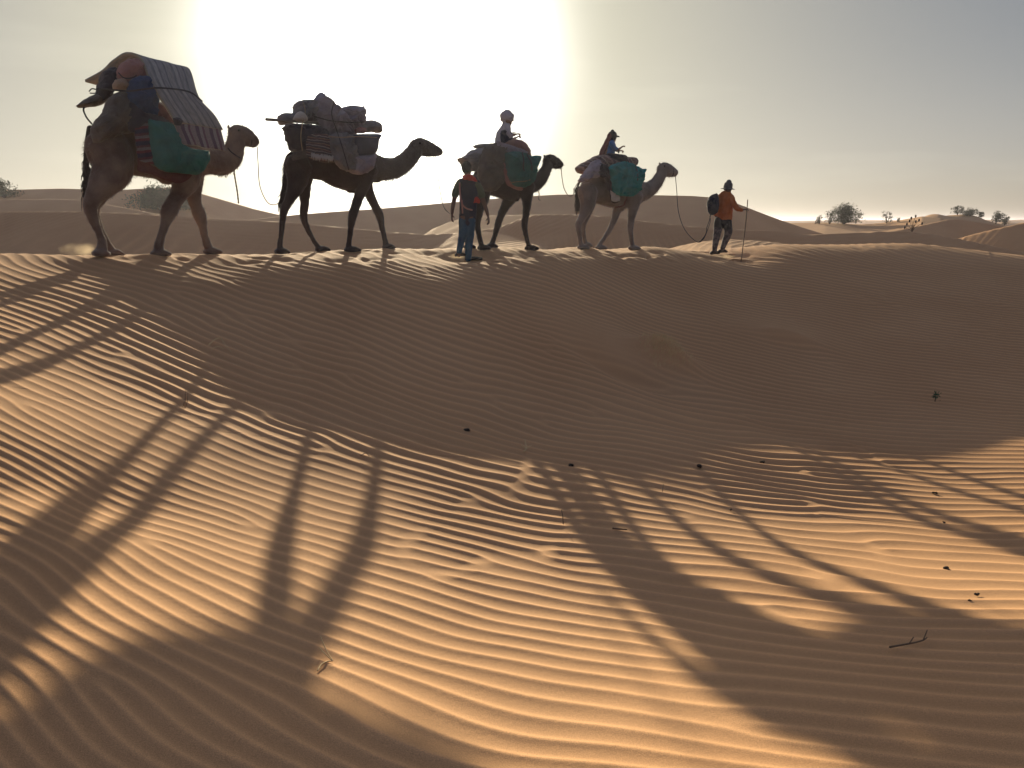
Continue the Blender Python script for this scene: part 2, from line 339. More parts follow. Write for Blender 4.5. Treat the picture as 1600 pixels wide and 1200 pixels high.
# ---- the sand sheet: fine where the ripples must show, coarse towards the horizon
QUICK = 1
def taps(n, step):
    """catmull taps that lift a coarse grid line (every step-th sample) to n samples"""
    m = (n-1)//step+4; f = np.arange(n)/step; i = np.floor(f).astype(int); t = f-i
    w = np.stack([((-.5*t+1)*t-.5)*t, ((1.5*t-2.5)*t)*t+1, ((-1.5*t+2)*t+.5)*t, ((.5*t-.5)*t)*t], 0)
    return i, w
def lift(G, nr, nc, step):
    i, w = taps(nr, step); H = sum(w[k][:, None]*G[i+k] for k in range(4))
    j, v = taps(nc, step); return sum(v[k][None, :]*H[:, j+k] for k in range(4))
def build_ground():
    oy = -3.0
    r1 = np.arange(1.2, 4.4, .06); r2 = np.arange(4.4, 9.0, .0095*QUICK); r3 = [9.0]
    while r3[-1] < 24.5: r3.append(r3[-1]+(.0095+.0085*float(smooth01((r3[-1]-9)/7)))*QUICK)
    r4 = [r3[-1]+.03]
    while r4[-1] < 100: r4.append(r4[-1]+max(.03, (r4[-1]-20)*.0035+.02))
    while r4[-1] < 6500: r4.append(r4[-1]*1.03)
    rr = np.concatenate([r1, r2, r3, r4])
    nc = 1700//QUICK; ST = 5
    def tfun(u): return R(35)*u + np.sign(u)*R(18)*np.clip(np.abs(u)-.82, 0, 2)/.18
    cidx = np.arange(nc); uu = -1+2*cidx/(nc-1); th = tfun(uu)
    T, RR = np.meshgrid(th, rr); x = RR*np.sin(T); y = oy+RR*np.cos(T); nr = len(rr)
    # coarse lattice with one ring of padding for the smooth fields
    def pad_idx(n): m = (n-1)//ST+4; return (np.arange(m)-1)*ST
    ri = pad_idx(nr); rrc = np.interp(np.clip(ri, 0, nr-1), np.arange(nr), rr)
    rrc = np.where(ri < 0, 2*rr[0]-rr[min(ST, nr-1)], np.where(ri > nr-1, rr[-1]+(ri-nr+1)*(rr[-1]-rr[-2]), rrc))
    ci = pad_idx(nc); thc = tfun(-1+2*ci/(nc-1))
    TC, RC = np.meshgrid(thc, rrc); xc = RC*np.sin(TC); yc = oy+RC*np.cos(TC)
    ZN = lift(near_z(xc, yc), nr, nc, ST); PHA = lift(phase(xc, yc), nr, nc, ST)
    xc2 = np.clip(x, -30, 30)
    ys = y
    z = base_z(x, y, ZN)
    # local ripple wavelength from the phase field
    near = ys < 60
    dpr = np.gradient(PHA, axis=0)/np.maximum(np.gradient(RR, axis=0), 1e-6); dpt = np.gradient(PHA, axis=1)/np.maximum(np.gradient(T, axis=1)*RR, 1e-6)
    lam = 1.0/np.maximum(np.hypot(dpr, dpt), 2.2)
    pr, am = ripples(x, y, PHA, lam)
    fade = (1-.35*smooth01((np.abs(x)-8)/10))*(1-smooth01((y-23)/3))
    cy_ = np.interp(x/np.maximum(y, .5), [ray(c[0][0], 400)[0]/ray(c[0][0], 400)[1] for c in COLS], [c[0][1] for c in COLS])
    fade = fade*(.5+.5*smooth01((cy_-y-.3)/3.0))
    kill = np.ones_like(x); dz = np.zeros_like(x)
    for (mx, my, rx, ry, rot, h, kl) in MOUNDS:
        sel = (np.abs(x-mx) < 3*max(rx, ry)) & (np.abs(y-my) < 3*max(rx, ry))
        if not sel.any(): continue
        dx = x[sel]-mx; dy = y[sel]-my; c, s = math.cos(rot), math.sin(rot)
        g = np.exp(-((dx*c+dy*s)/rx)**2-((-dx*s+dy*c)/ry)**2)
        dz[sel] += h*g; kill[sel] *= 1-kl*.8*g
    z += pr*am*fade*kill + np.where(y < 26, dz + .008*vnoise(x, y, 1.1, 21) + .0022*vnoise(x, y, .3, 22), 0)
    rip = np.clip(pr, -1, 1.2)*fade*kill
    # the next dunes carry ripples too
    fp = sh_sample(x/.5, (y*.86-x*.5)/.34 + .4*vnoise(x, y, 2.0, 31)); ff = smooth01((y-23)/3)*(1-smooth01((y-38)/14))
    z += fp*ff*.009
    x, y, z, rip = x.ravel(), y.ravel(), z.ravel(), rip.ravel()
    me = bpy.data.meshes.new('sand_ground'); me.vertices.add(len(x))
    me.vertices.foreach_set('co', np.stack([x, y, z], -1).astype(np.float32).ravel())
    idx = np.arange(nr*nc, dtype=np.int32).reshape(nr, nc)
    q = np.stack([idx[:-1, :-1], idx[:-1, 1:], idx[1:, 1:], idx[1:, :-1]], -1).reshape(-1, 4)
    me.loops.add(q.size); me.loops.foreach_set('vertex_index', q.ravel())
    me.polygons.add(len(q)); me.polygons.foreach_set('loop_start', np.arange(0, q.size, 4, dtype=np.int32)); me.polygons.foreach_set('loop_total', np.full(len(q), 4, dtype=np.int32))
    me.polygons.foreach_set('use_smooth', np.ones(len(q), bool))
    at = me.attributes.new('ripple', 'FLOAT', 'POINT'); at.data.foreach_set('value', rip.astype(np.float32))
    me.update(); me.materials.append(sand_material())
    o = link(bpy.data.objects.new('sand_ground', me)); tag(o, kind='structure'); return o
build_ground()
def gz(x, y): return float(base_z(np.array([x]), np.array([y]))[0])
# ------------------------------------------------------------------ modelling helpers for animals, people and loads
from mathutils import noise as mnoise
def wloc(o):
    v = Vector((0, 0, 0))
    while o is not None: v += Vector(o.location); o = o.parent
    return v
def root(name, loc, label, cat, group=None):
    o = bpy.data.objects.new(name, None); o.location = loc; o.empty_display_size = .2; COL.objects.link(o); return tag(o, label, cat, group)
def put(name, bm, m, parent=None, smooth=True, base=None):
    """link a bmesh built in world coordinates; its origin goes to its parent's base, or to its own base"""
    if parent is not None: off = wloc(parent)
    elif base is not None: off = Vector(base)
    else:
        zs = [v.co.z for v in bm.verts]; n = len(zs)
        off = Vector((sum(v.co.x for v in bm.verts)/n, sum(v.co.y for v in bm.verts)/n, min(zs)))
    me = bpy.data.meshes.new(name)
    bmesh.ops.translate(bm, verts=bm.verts, vec=-off); bm.to_mesh(me); bm.free()
    if smooth: me.polygons.foreach_set('use_smooth', [True]*len(me.polygons))
    for mm in (m if isinstance(m, (list, tuple)) else [m]): me.materials.append(mm)
    o = bpy.data.objects.new(name, me); link(o, parent)
    if parent is None: o.location = off
    return o
def catmull(pts, sub):
    """pts: list of numpy rows; returns interpolated rows"""
    P_ = [np.array(p, float) for p in pts]
    if len(P_) < 3 or sub < 2:
        out = []
        for a, b in zip(P_, P_[1:]):
            for k in range(max(sub, 1)): out.append(a+(b-a)*k/max(sub, 1))
        return out+[P_[-1]]
    Q = [2*P_[0]-P_[1]]+P_+[2*P_[-1]-P_[-2]]; out = []
    for i in range(1, len(Q)-2):
        p0, p1, p2, p3 = Q[i-1:i+3]
        for k in range(sub):
            t = k/sub; out.append(.5*((2*p1)+(p2-p0)*t+(2*p0-5*p1+4*p2-p3)*t*t+(3*p1-p0-3*p2+p3)*t**3))
    return out+[P_[-1]]
def tube(bm, pts, rads, lat=Vector((0, -1, 0)), seg=12, sub=3, cap=True):
    """pts world Vectors; rads floats or (in-plane, lateral)"""
    rows = [list(p)+([r, r] if isinstance(r, (int, float)) else list(r)) for p, r in zip(pts, rads)]
    rows = catmull(rows, sub); C = [Vector(r[:3]) for r in rows]; Rr = [(max(r[3], 1e-4), max(r[4], 1e-4)) for r in rows]
    if cap:
        def capend(c, d, r, first):
            ex = []
            for f, s in ((.5, .86), (.85, .53), (1.0, .12)): ex.append((c+d*f*min(r), (r[0]*s, r[1]*s)))
            return ex
        d0 = (C[0]-C[1]).normalized(); d1 = (C[-1]-C[-2]).normalized()
        e0 = capend(C[0], d0, Rr[0], True)[::-1]; e1 = capend(C[-1], d1, Rr[-1], False)
        C = [c for c, _ in e0]+C+[c for c, _ in e1]; Rr = [r for _, r in e0]+Rr+[r for _, r in e1]
    rings = []; lat = Vector(lat).normalized(); prev = None
    for i, (c, r) in enumerate(zip(C, Rr)):
        t = (C[min(i+1, len(C)-1)]-C[max(i-1, 0)]).normalized()
        l = lat - t*lat.dot(t)
        if l.length < .15: l = prev if prev is not None else t.orthogonal()
        l = (l - t*l.dot(t)).normalized(); prev = l; n = t.cross(l).normalized()
        rings.append([bm.verts.new(c + n*(math.cos(a)*r[0]) + l*(math.sin(a)*r[1])) for a in (2*math.pi*k/seg for k in range(seg))])
    for a, b in zip(rings, rings[1:]):
        for k in range(seg):
            bm.faces.new((a[k], a[(k+1) % seg], b[(k+1) % seg], b[k]))
    bm.faces.new(rings[0][::-1]); bm.faces.new(rings[-1])
def ellipsoid(bm, c, r, axes=None, seg=14):
    M = Matrix.Identity(4)
    if axes: M = Matrix([[axes[j][i] for j in range(3)]+[0] for i in range(3)]+[[0, 0, 0, 1]])
    M = Matrix.Translation(c) @ M @ Matrix.Diagonal((r[0], r[1], r[2], 1))
    bmesh.ops.create_uvsphere(bm, u_segments=seg, v_segments=max(6, seg//2+2), radius=1, matrix=M)
def fuse(bm, voxel, smooth=3, amp=0.0, freq=8.0, factor=.5, seed=0, keep=None):
    """closed shells -> one continuous skin"""
    bmesh.ops.recalc_face_normals(bm, faces=bm.faces)
    me = bpy.data.meshes.new('tmp'); bm.to_mesh(me); bm.free()
    o = bpy.data.objects.new('tmp', me); COL.objects.link(o)
    m = o.modifiers.new('r', 'REMESH'); m.mode = 'VOXEL'; m.voxel_size = voxel
    if smooth: s = o.modifiers.new('s', 'SMOOTH'); s.factor = factor; s.iterations = smooth
    dg = bpy.context.evaluated_depsgraph_get(); ev = o.evaluated_get(dg); me2 = bpy.data.meshes.new_from_object(ev)
    bpy.data.objects.remove(o); bpy.data.meshes.remove(me)
    b2 = bmesh.new(); b2.from_mesh(me2); bpy.data.meshes.remove(me2)
    if amp:
        b2.normal_update()
        for v in b2.verts:
            p = v.co*freq + Vector((seed*7.3, seed*3.1, 0))
            v.co += v.normal*(amp*(mnoise.noise(p)+.5*mnoise.noise(p*2.3)+.35*mnoise.noise(p*5.1)))
    return b2
def px2m(p, r): return r*(p.y)/F  # rough pixel size at a point

class Fr:
    """a local drawing frame: crop pixels of one enlarged view -> points on the walking plane"""
    def __init__(s, c, x0, y0, k): s.c, s.x0, s.y0, s.k = c, x0, y0, k
    def __call__(s, cx, cy, lat=0.0): return onplane(s.c, s.x0+cx/s.k, s.y0+cy/s.k, lat)
    def m(s, r, p): return r/s.k*(p.y*CP-p.z*SP)/F
FR = {1: Fr(CAMELS[1], 90, 60, 3.3333), 2: Fr(CAMELS[2], 400, 130, 4.1375), 3: Fr(CAMELS[3], 680, 160, 4.4455), 4: Fr(CAMELS[4], 880, 190, 5.1613)}

def chain(bm, fr, pts, lat0=None, ratio=1.0, seg=12, sub=3):
    """pts rows: cx, cy, r(crop px), lat(m) [, lateral ratio]"""
    P_, Q = [], []
    for row in pts:
        lat = row[3] if len(row) > 3 else lat0; rt = row[4] if len(row) > 4 else ratio
        p = fr(row[0], row[1], lat); r = fr.m(row[2], p); P_.append(p); Q.append((r, r*rt))
    tube(bm, P_, Q, fr.c['lat'], seg, sub)

M = {}
M['fur_tan'] = mat('tan_camel_fur', (.25, .175, .135), .9, col2=(.12, .075, .058), scale=3.2, thr=(.36, .64), bump=.5, bscale=90, sheen=.35)
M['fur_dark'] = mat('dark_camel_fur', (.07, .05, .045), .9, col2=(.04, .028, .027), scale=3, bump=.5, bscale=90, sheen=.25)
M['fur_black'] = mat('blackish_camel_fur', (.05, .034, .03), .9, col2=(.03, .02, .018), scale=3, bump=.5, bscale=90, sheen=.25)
M['fur_pale'] = mat('pale_camel_fur', (.25, .205, .185), .9, col2=(.165, .13, .115), scale=3.5, bump=.5, bscale=90, sheen=.4)
M['hair'] = mat('camel_tail_hair', (.05, .035, .028), .8, scale=30, bump=.4, bscale=120)
M['eye'] = mat('dark_eye', (.012, .01, .009), .15)
M['rope_tan'] = mat('hemp_rope', (.36, .26, .17), .9, scale=40, bump=.6, bscale=200)
M['rope_dark'] = mat('dark_rope', (.05, .045, .05), .9, scale=40, bump=.6, bscale=200)

def head(bm, fr, pts, k):
    chain(bm, fr, pts, 0.0, .78)
def toes(bm, fr, x0, x1, yb, lat, h):
    """the broad two-toed foot pad from heel x0 to toe x1, sole at yb"""
    p0, p1 = fr(x0, yb, lat), fr(x1, yb, lat); d = (p1-p0); d.z = 0; L_ = max(d.length, .19); d.normalize()
    mid = (p0+p1)/2; g = gz(mid.x, mid.y); l = fr.c['lat']
    for s in (-1, 1):
        a = mid - d*L_*.38 + l*s*.02; b = mid + d*L_*.38 + l*s*.05
        a.z = g+h*.5; b.z = g+h*.36
        m_ = (a+b)/2; m_.z = g+h*.62
        tube(bm, [a, m_, b], [(h*.5, .062), (h*.62, .062), (h*.34, .045)], l, 12, 3)
def make_camel(k, furm, torso, legs, neck, hd, feet, ears, tailp, label, tail_r=9, extra=()):
    fr = FR[k]; c = CAMELS[k]; o = c['o'].copy(); o.z = gz(o.x, o.y)
    t = root('camel', o, label, 'camel', 'camels walking in a line along the dune ridge')
    bm = bmesh.new()
    chain(bm, fr, torso, 0.0, .62, seg=20, sub=4)
    for lg in legs: chain(bm, fr, lg, None, .85, sub=3)
    chain(bm, fr, neck, 0.0, .72, seg=16, sub=4)
    for ch in hd: chain(bm, fr, ch, 0.0, .72, seg=14, sub=3)
    for e in extra: chain(bm, fr, e, 0.0, .8)
    for f in feet: toes(bm, fr, *f, .085)
    # ears
    ex, ey, es = ears
    for s in (-1, 1):
        a = fr(ex, ey, s*.075); b = fr(ex-es*.35, ey-es, s*.12); r = fr.m(es*.33, a)
        tube(bm, [a, (a+b)/2, b], [(r, r*.8), (r*1.15, r*.6), (r*.25, r*.2)], c['lat'], 8, 2)
    bm = fuse(bm, .016, 3, .008, 13, seed=k)
    body = put('body', bm, furm, t)
    # short coat standing off the skin: it catches the light along the outline
    me = body.data; pol = me.polygons; rs = random.Random(k*11); off = wloc(t); ar = np.zeros(len(pol)); pol.foreach_get('area', ar); ar = np.cumsum(ar); ar /= ar[-1]
    vs, fs = [], []
    for q in np.searchsorted(ar, rng.random(15000)):
        f = pol[int(min(q, len(pol)-1))]; c0, n0 = f.center, f.normal
        if c0.z < .35 and rs.random() < .6: continue
        side = n0.cross(Vector((rs.gauss(0, 1), rs.gauss(0, 1), rs.gauss(0, 1)))).normalized()*.0028
        L_ = rs.uniform(.018, .042)*(1.5 if c0.z > 1.25 else 1); d = (n0*.55+Vector((rs.gauss(-.1, .25), rs.gauss(-.1, .25), rs.gauss(-.55, .25)))).normalized()
        k0 = len(vs); b0 = c0-n0*.003+Vector((rs.uniform(-.006, .006), rs.uniform(-.006, .006), rs.uniform(-.006, .006)))
        vs += [b0-side, b0+side, b0+d*L_]; fs.append((k0, k0+1, k0+2))
    tag(mesh_obj('coat', vs, fs, furm, t, smooth=False), kind='stuff')
    # eyes
    for s in (-1, 1):
        bm = bmesh.new(); hx, hy = hd[0][1][0], hd[0][1][1]-hd[0][1][2]*.35; p = fr(hx, hy, s*fr.m(hd[0][1][2]*.66, fr(hx, hy, 0))); ellipsoid(bm, p, (.02,)*3, seg=10); put('eye', bm, M['eye'], t)
    # mane and throat hair: short tapered strands
    bm = bmesh.new(); rs = random.Random(k*5)
    if tailp:
        P_ = [fr(x, y, .0) for x, y in tailp]
        tube(bm, P_, [fr.m(tail_r*(1-.5*i/len(P_)), P_[0]) for i in range(len(P_))], c['lat'], 8, 3)
        cp = [Vector(q) for q in catmull([list(p) for p in P_], 12)]
        n0 = int(len(cp)*.3)
        for _ in range(330):
            i = rs.randrange(n0, len(cp)-1); p = cp[i]; f = (i-n0)/(len(cp)-n0)
            L_ = rs.uniform(.10, .26)*(.6+f*.7)
            q = p + Vector((rs.uniform(-.07, .07), rs.uniform(-.06, .06), -L_)); m_ = (p+q)/2+Vector((rs.uniform(-.03, .03), rs.uniform(-.03, .03), 0))
            tube(bm, [p, m_, q], [.006, .005, .0015], c['lat'], 4, 1, cap=False)
        put('tail', bm, M['hair'], t)
    return t, fr

def fur_strands(t, fr, segs, n, L_, m, seed=1, down=(0, 0, -1)):
    """tufts of long hair along polylines given in crop pixels (throat, nape, hump)"""
    bm = bmesh.new(); rs = random.Random(seed)
    for (line, lat) in segs:
        cp = [Vector(q) for q in catmull([list(fr(x, y, lat)) for x, y in line], 10)]
        for _ in range(n):
            p = cp[rs.randrange(len(cp))]+Vector((rs.uniform(-.03, .03), rs.uniform(-.05, .05), rs.uniform(-.01, .03)))
            q = p + Vector(down)*rs.uniform(.3, 1)*L_ + Vector((rs.uniform(-.02, .02), rs.uniform(-.02, .02), 0))
            tube(bm, [p, (p+q)/2+Vector((rs.uniform(-.01, .01), 0, 0)), q], [.004, .0035, .001], fr.c['lat'], 4, 1, cap=False)
    tag(put('long_hair', bm, m, t), kind='stuff')

# ------------------------------------------------------------------ the four camels
T1, f1 = make_camel(1, M['fur_tan'],
  [(205, 560, 62), (250, 555, 120), (320, 550, 150), (410, 555, 158), (510, 565, 165), (600, 580, 168), (680, 595, 145), (735, 620, 95)],
  [[(265, 570, 118, .12), (285, 680, 102, .16), (235, 765, 74, .19), (192, 825, 46, .2), (170, 880, 37, .2), (192, 955, 25, .2), (218, 1015, 20, .2), (232, 1060, 24, .2), (228, 1100, 27, .2)],
   [(265, 600, 100, -.1), (270, 700, 80, -.16), (230, 790, 52, -.19), (190, 870, 35, -.2), (195, 930, 26, -.2), (222, 1000, 22, -.2), (252, 1060, 21, -.2), (272, 1100, 24, -.2)],
   [(660, 640, 105, .12), (668, 740, 72, .17), (622, 825, 40, .19), (583, 898, 43, .2), (564, 955, 27, .2), (546, 1015, 21, .2), (530, 1070, 25, .2), (528, 1105, 28, .2)],
   [(680, 660, 95, -.12), (700, 760, 58, -.17), (715, 850, 33, -.19), (742, 922, 36, -.2), (756, 980, 23, -.2), (768, 1038, 19, -.2), (783, 1080, 24, -.2)]],
  [(690, 620, 120), (745, 630, 90), (800, 640, 68), (860, 645, 66), (905, 612, 60), (925, 560, 50), (932, 515, 46)],
  [[(915, 500, 38), (945, 493, 44), (985, 507, 40), (1018, 528, 30), (1036, 541, 22)], [(960, 530, 26), (1000, 548, 18), (1030, 558, 12)]],
  [(195, 262, 1130, .2), (258, 345, 1134, -.2), (490, 590, 1134, .2), (765, 855, 1122, -.2)], (893, 468, 24),
  [(170, 470), (155, 560), (148, 650), (146, 720), (148, 775)],
  'tall tan camel at the rear of the line, striped rugs roofed over its load', tail_r=17, extra=[[(560, 700, 60), (620, 722, 45)], [(420, 480, 150), (480, 440, 130), (540, 480, 120)]])
fur_strands(T1, f1, [([(800, 700), (870, 712), (930, 670), (960, 600)], 0), ([(400, 715), (330, 780), (290, 790)], .2)], 110, .05, M['fur_tan'], 3)
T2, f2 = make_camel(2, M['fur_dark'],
  [(235, 520, 50), (270, 520, 95), (340, 500, 118), (440, 490, 145), (540, 510, 165), (630, 530, 165), (710, 540, 120), (770, 550, 85)],
  [[(270, 540, 95, .1), (265, 640, 66, .15), (225, 735, 38, .17), (185, 815, 27, .18), (172, 890, 20, .18), (163, 980, 17, .18), (155, 1050, 19, .18), (162, 1080, 24, .18)],
   [(300, 560, 85, -.1), (312, 670, 46, -.15), (315, 770, 30, -.17), (308, 870, 25, -.18), (330, 930, 19, -.18), (362, 1000, 15, -.18), (395, 1050, 17, -.18), (410, 1072, 22, -.18)],
   [(700, 560, 95, .1), (695, 650, 50, .15), (662, 745, 33, .17), (625, 855, 30, .18), (614, 930, 21, .18), (604, 1010, 18, .18), (600, 1055, 20, .18), (608, 1078, 24, .18)],
   [(700, 570, 85, -.1), (715, 670, 42, -.15), (755, 765, 30, -.17), (798, 850, 29, -.18), (812, 920, 20, -.18), (828, 990, 17, -.18), (838, 1040, 20, -.18), (850, 1060, 22, -.18)]],
  [(690, 530, 120), (760, 545, 92), (830, 553, 72), (900, 548, 66), (965, 510, 60), (1010, 460, 56), (1035, 425, 52)],
  [[(1020, 415, 44), (1060, 405, 52), (1110, 418, 46), (1160, 434, 34), (1192, 445, 24)], [(1080, 445, 30), (1130, 457, 20), (1175, 462, 13)]],
  [(130, 215, 1106, .18), (390, 475, 1092, -.18), (578, 675, 1092, .18), (828, 893, 1070, -.18)], (1018, 378, 20),
  [(228, 450), (198, 480), (188, 550), (182, 630), (170, 700), (160, 745)],
  'dark brown camel with a low stretched neck carrying a tall heap of sacks', extra=[[(600, 680, 28), (640, 690, 22)], [(430, 400, 120), (500, 330, 90), (570, 400, 110)], [(760, 620, 24), (795, 632, 14)]])
fur_strands(T2, f2, [([(900, 488), (950, 450), (1000, 390)], 0), ([(800, 628), (880, 622), (960, 585), (1040, 540)], 0)], 140, .05, M['fur_dark'], 4)
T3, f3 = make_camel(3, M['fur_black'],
  [(285, 560, 60), (320, 550, 98), (390, 530, 118), (470, 530, 136), (550, 545, 132), (610, 560, 95), (640, 570, 70)],
  [[(320, 570, 80, .1), (325, 660, 56, .15), (305, 750, 34, .17), (292, 830, 26, .18), (300, 900, 20, .18), (316, 970, 18, .18), (328, 1005, 21, .18)],
   [(300, 570, 80, -.1), (280, 670, 50, -.15), (255, 760, 30, -.17), (240, 830, 25, -.18), (238, 900, 19, -.18), (232, 960, 17, -.18), (236, 995, 20, -.18)],
   [(560, 600, 70, -.1), (505, 690, 40, -.14), (462, 770, 28, -.17), (435, 850, 25, -.18), (415, 920, 18, -.18), (398, 975, 19, -.18), (395, 1000, 20, -.18)],
   [(625, 590, 75, .1), (637, 680, 38, .14), (632, 760, 26, .16), (620, 850, 24, .16), (630, 920, 18, .16), (645, 980, 17, .16), (655, 1008, 20, .16)]],
  [(600, 560, 85), (650, 570, 66), (700, 562, 52), (740, 520, 47), (768, 470, 42), (785, 425, 38)],
  [[(770, 408, 32), (795, 398, 38), (835, 412, 35), (865, 425, 26), (880, 434, 18)], [(815, 440, 22), (850, 448, 14), (872, 452, 10)]],
  [(303, 378, 1032, .18), (205, 275, 1014, -.18), (362, 430, 1018, -.18), (630, 712, 1034, .16)], (762, 382, 24),
  [(285, 500), (262, 560), (255, 620), (252, 680)],
  'blackish camel led behind the walking man, carrying a rider in a white headscarf', extra=[[(520, 660, 26), (570, 668, 18)], [(400, 430, 100), (450, 390, 80), (500, 430, 90)]])
T4, f4 = make_camel(4, M['fur_pale'],
  [(165, 540, 55), (205, 540, 95), (280, 545, 112), (380, 560, 125), (480, 570, 130), (560, 575, 112), (620, 572, 82)],
  [[(195, 570, 90, .1), (195, 665, 66, .14), (160, 760, 37, .16), (122, 830, 29, .16), (130, 900, 21, .16), (140, 970, 20, .16), (146, 1010, 24, .16)],
   [(210, 600, 80, -.1), (205, 690, 48, -.14), (180, 780, 30, -.16), (158, 850, 24, -.16), (166, 920, 18, -.16), (178, 970, 17, -.16), (184, 992, 19, -.16)],
   [(480, 620, 75, -.06), (440, 700, 45, -.06), (415, 775, 29, -.05), (385, 850, 24, -.05), (345, 920, 18, -.05), (305, 975, 17, -.05), (288, 1005, 21, -.05)],
   [(570, 610, 80, .1), (562, 700, 46, .14), (548, 790, 30, .16), (540, 860, 27, .16), (548, 930, 21, .16), (556, 990, 20, .16), (560, 1015, 23, .16)]],
  [(560, 570, 100), (630, 566, 80), (695, 545, 64), (745, 500, 56), (780, 445, 50), (798, 405, 46)],
  [[(785, 385, 40), (818, 375, 47), (858, 392, 43), (892, 406, 32), (912, 412, 24)], [(835, 420, 26), (870, 430, 18), (905, 436, 12)]],
  [(125, 200, 1037, .16), (168, 222, 1012, -.16), (270, 345, 1037, -.05), (535, 615, 1040, .16)], (783, 348, 24),
  [(140, 470), (118, 520), (116, 600), (120, 660)],
  'pale camel at the head of the line carrying a rider in a dark cap', tail_r=10, extra=[[(430, 700, 26), (480, 700, 20)], [(320, 440, 110), (380, 380, 90), (440, 440, 100)]])
# ------------------------------------------------------------------ loads
def stripe_mat(name, cols, ang, freq, rough=.95, warp=.02, sheen=.1):
    """woven stripes: a repeating list of (width, colour) along the cloth's own UV"""
    m = bpy.data.materials.new(name); m.use_nodes = True; t = m.node_tree; b = t.nodes['Principled BSDF']; nn, lk = t.nodes.new, t.links.new
    b.inputs['Roughness'].default_value = rough; b.inputs['Specular IOR Level'].default_value = .15; b.inputs['Sheen Weight'].default_value = sheen
    tc = nn('ShaderNodeTexCoord'); mp = nn('ShaderNodeMapping'); mp.inputs['Rotation'].default_value = (0, 0, R(ang)); mp.inputs['Scale'].default_value = (freq,)*3
    mp.vector_type = 'TEXTURE' if False else 'POINT'
    lk(tc.outputs['UV'], mp.inputs[0]); sp = nn('ShaderNodeSeparateXYZ'); lk(mp.outputs[0], sp.inputs[0])
    nz = nn('ShaderNodeTexNoise'); nz.inputs['Scale'].default_value = 3; lk(tc.outputs['UV'], nz.inputs['Vector'])
    mm = nn('ShaderNodeMath'); mm.operation = 'MULTIPLY_ADD'; lk(nz.outputs['Fac'], mm.inputs[0]); mm.inputs[1].default_value = warp*freq; lk(sp.outputs[0], mm.inputs[2])
    fr = nn('ShaderNodeMath'); fr.operation = 'FRACT'; lk(mm.outputs[0], fr.inputs[0])
    r = nn('ShaderNodeValToRGB'); r.color_ramp.interpolation = 'LINEAR'; tot = sum(w for w, _ in cols); x = 0
    els = r.color_ramp.elements
    while len(els) > 1: els.remove(els[-1])
    first = True
    for w, c in cols:
        for q in (x+.03*w, x+.9*w):
            if first: els[0].position = q/tot; els[0].color = (*c, 1); first = False
            else: e = els.new(q/tot); e.color = (*c, 1)
        x += w
    lk(fr.outputs[0], r.inputs['Fac'])
    n2 = nn('ShaderNodeTexNoise'); n2.inputs['Scale'].default_value = 25; n2.inputs['Detail'].default_value = 5; lk(tc.outputs['UV'], n2.inputs['Vector'])
    mr = nn('ShaderNodeMapRange'); mr.inputs['From Min'].default_value = .3; mr.inputs['From Max'].default_value = .7; mr.inputs['To Min'].default_value = .72; mr.inputs['To Max'].default_value = 1.15
    lk(n2.outputs['Fac'], mr.inputs['Value']); vs = nn('ShaderNodeVectorMath'); vs.operation = 'SCALE'; lk(r.outputs[0], vs.inputs[0]); lk(mr.outputs[0], vs.inputs['Scale'])
    lk(vs.outputs[0], b.inputs['Base Color'])
    wv = nn('ShaderNodeTexNoise'); wv.inputs['Scale'].default_value = 60; lk(tc.outputs['UV'], wv.inputs['Vector'])
    bp = nn('ShaderNodeBump'); bp.inputs['Strength'].default_value = .5; bp.inputs['Distance'].default_value = .01; lk(wv.outputs['Fac'], bp.inputs['Height']); lk(bp.outputs[0], b.inputs['Normal'])
    return m
def cmat(name, col, **k):
    k.setdefault('bump', .6); k.setdefault('bscale', 26); k.setdefault('scale', 5); k.setdefault('sheen', .15); return mat(name, col, .9, **k)
M['rug_grey'] = stripe_mat('grey_striped_rug_cloth', [(3, (.34, .31, .28)), (1.2, (.17, .16, .17)), (2, (.40, .37, .33)), (1, (.22, .18, .19)), (2.5, (.30, .28, .27)), (.6, (.12, .12, .14))], 62, 1.9)
M['rug_edge'] = cmat('beige_mattress_edge', (.42, .34, .24))
M['rug_pink'] = stripe_mat('pink_striped_rug_cloth', [(2, (.42, .28, .27)), (1.4, (.16, .06, .10)), (1.2, (.40, .30, .29)), (.8, (.28, .08, .12))], 12, 4.4)
M['green_bag'] = cmat('green_woven_bag_plastic', (.04, .165, .145), col2=(.025, .105, .096), sheen=0, bump=.8, bscale=16)
M['teal_bag'] = cmat('teal_woven_bag_plastic', (.02, .26, .26), col2=(.012, .15, .16), sheen=0, bump=.8, bscale=16)
M['blue_bag'] = cmat('dark_blue_bag_cloth', (.035, .07, .17), col2=(.02, .035, .085))
M['pink_sack'] = cmat('salmon_sack_cloth', (.40, .19, .16), col2=(.30, .14, .13))
M['tan_sack'] = cmat('tan_sack_cloth', (.46, .30, .20))
M['dark_pad'] = cmat('dark_saddle_cloth', (.055, .045, .055), col2=(.03, .026, .035))
M['brown_cloth'] = cmat('brown_blanket_cloth', (.15, .115, .09), col2=(.09, .07, .06))
M['grey_cloth'] = cmat('grey_sacking', (.25, .225, .225), col2=(.15, .135, .145))
M['lilac_cloth'] = cmat('pale_lilac_sacking', (.36, .31, .35), col2=(.25, .21, .25))
M['white_cloth'] = cmat('off_white_cloth', (.55, .50, .45), col2=(.40, .36, .33))
M['red_cloth'] = cmat('dull_red_cloth', (.17, .06, .05), col2=(.11, .04, .04))
M['red_bright'] = cmat('bright_red_cloth', (.55, .045, .03), col2=(.42, .03, .025))
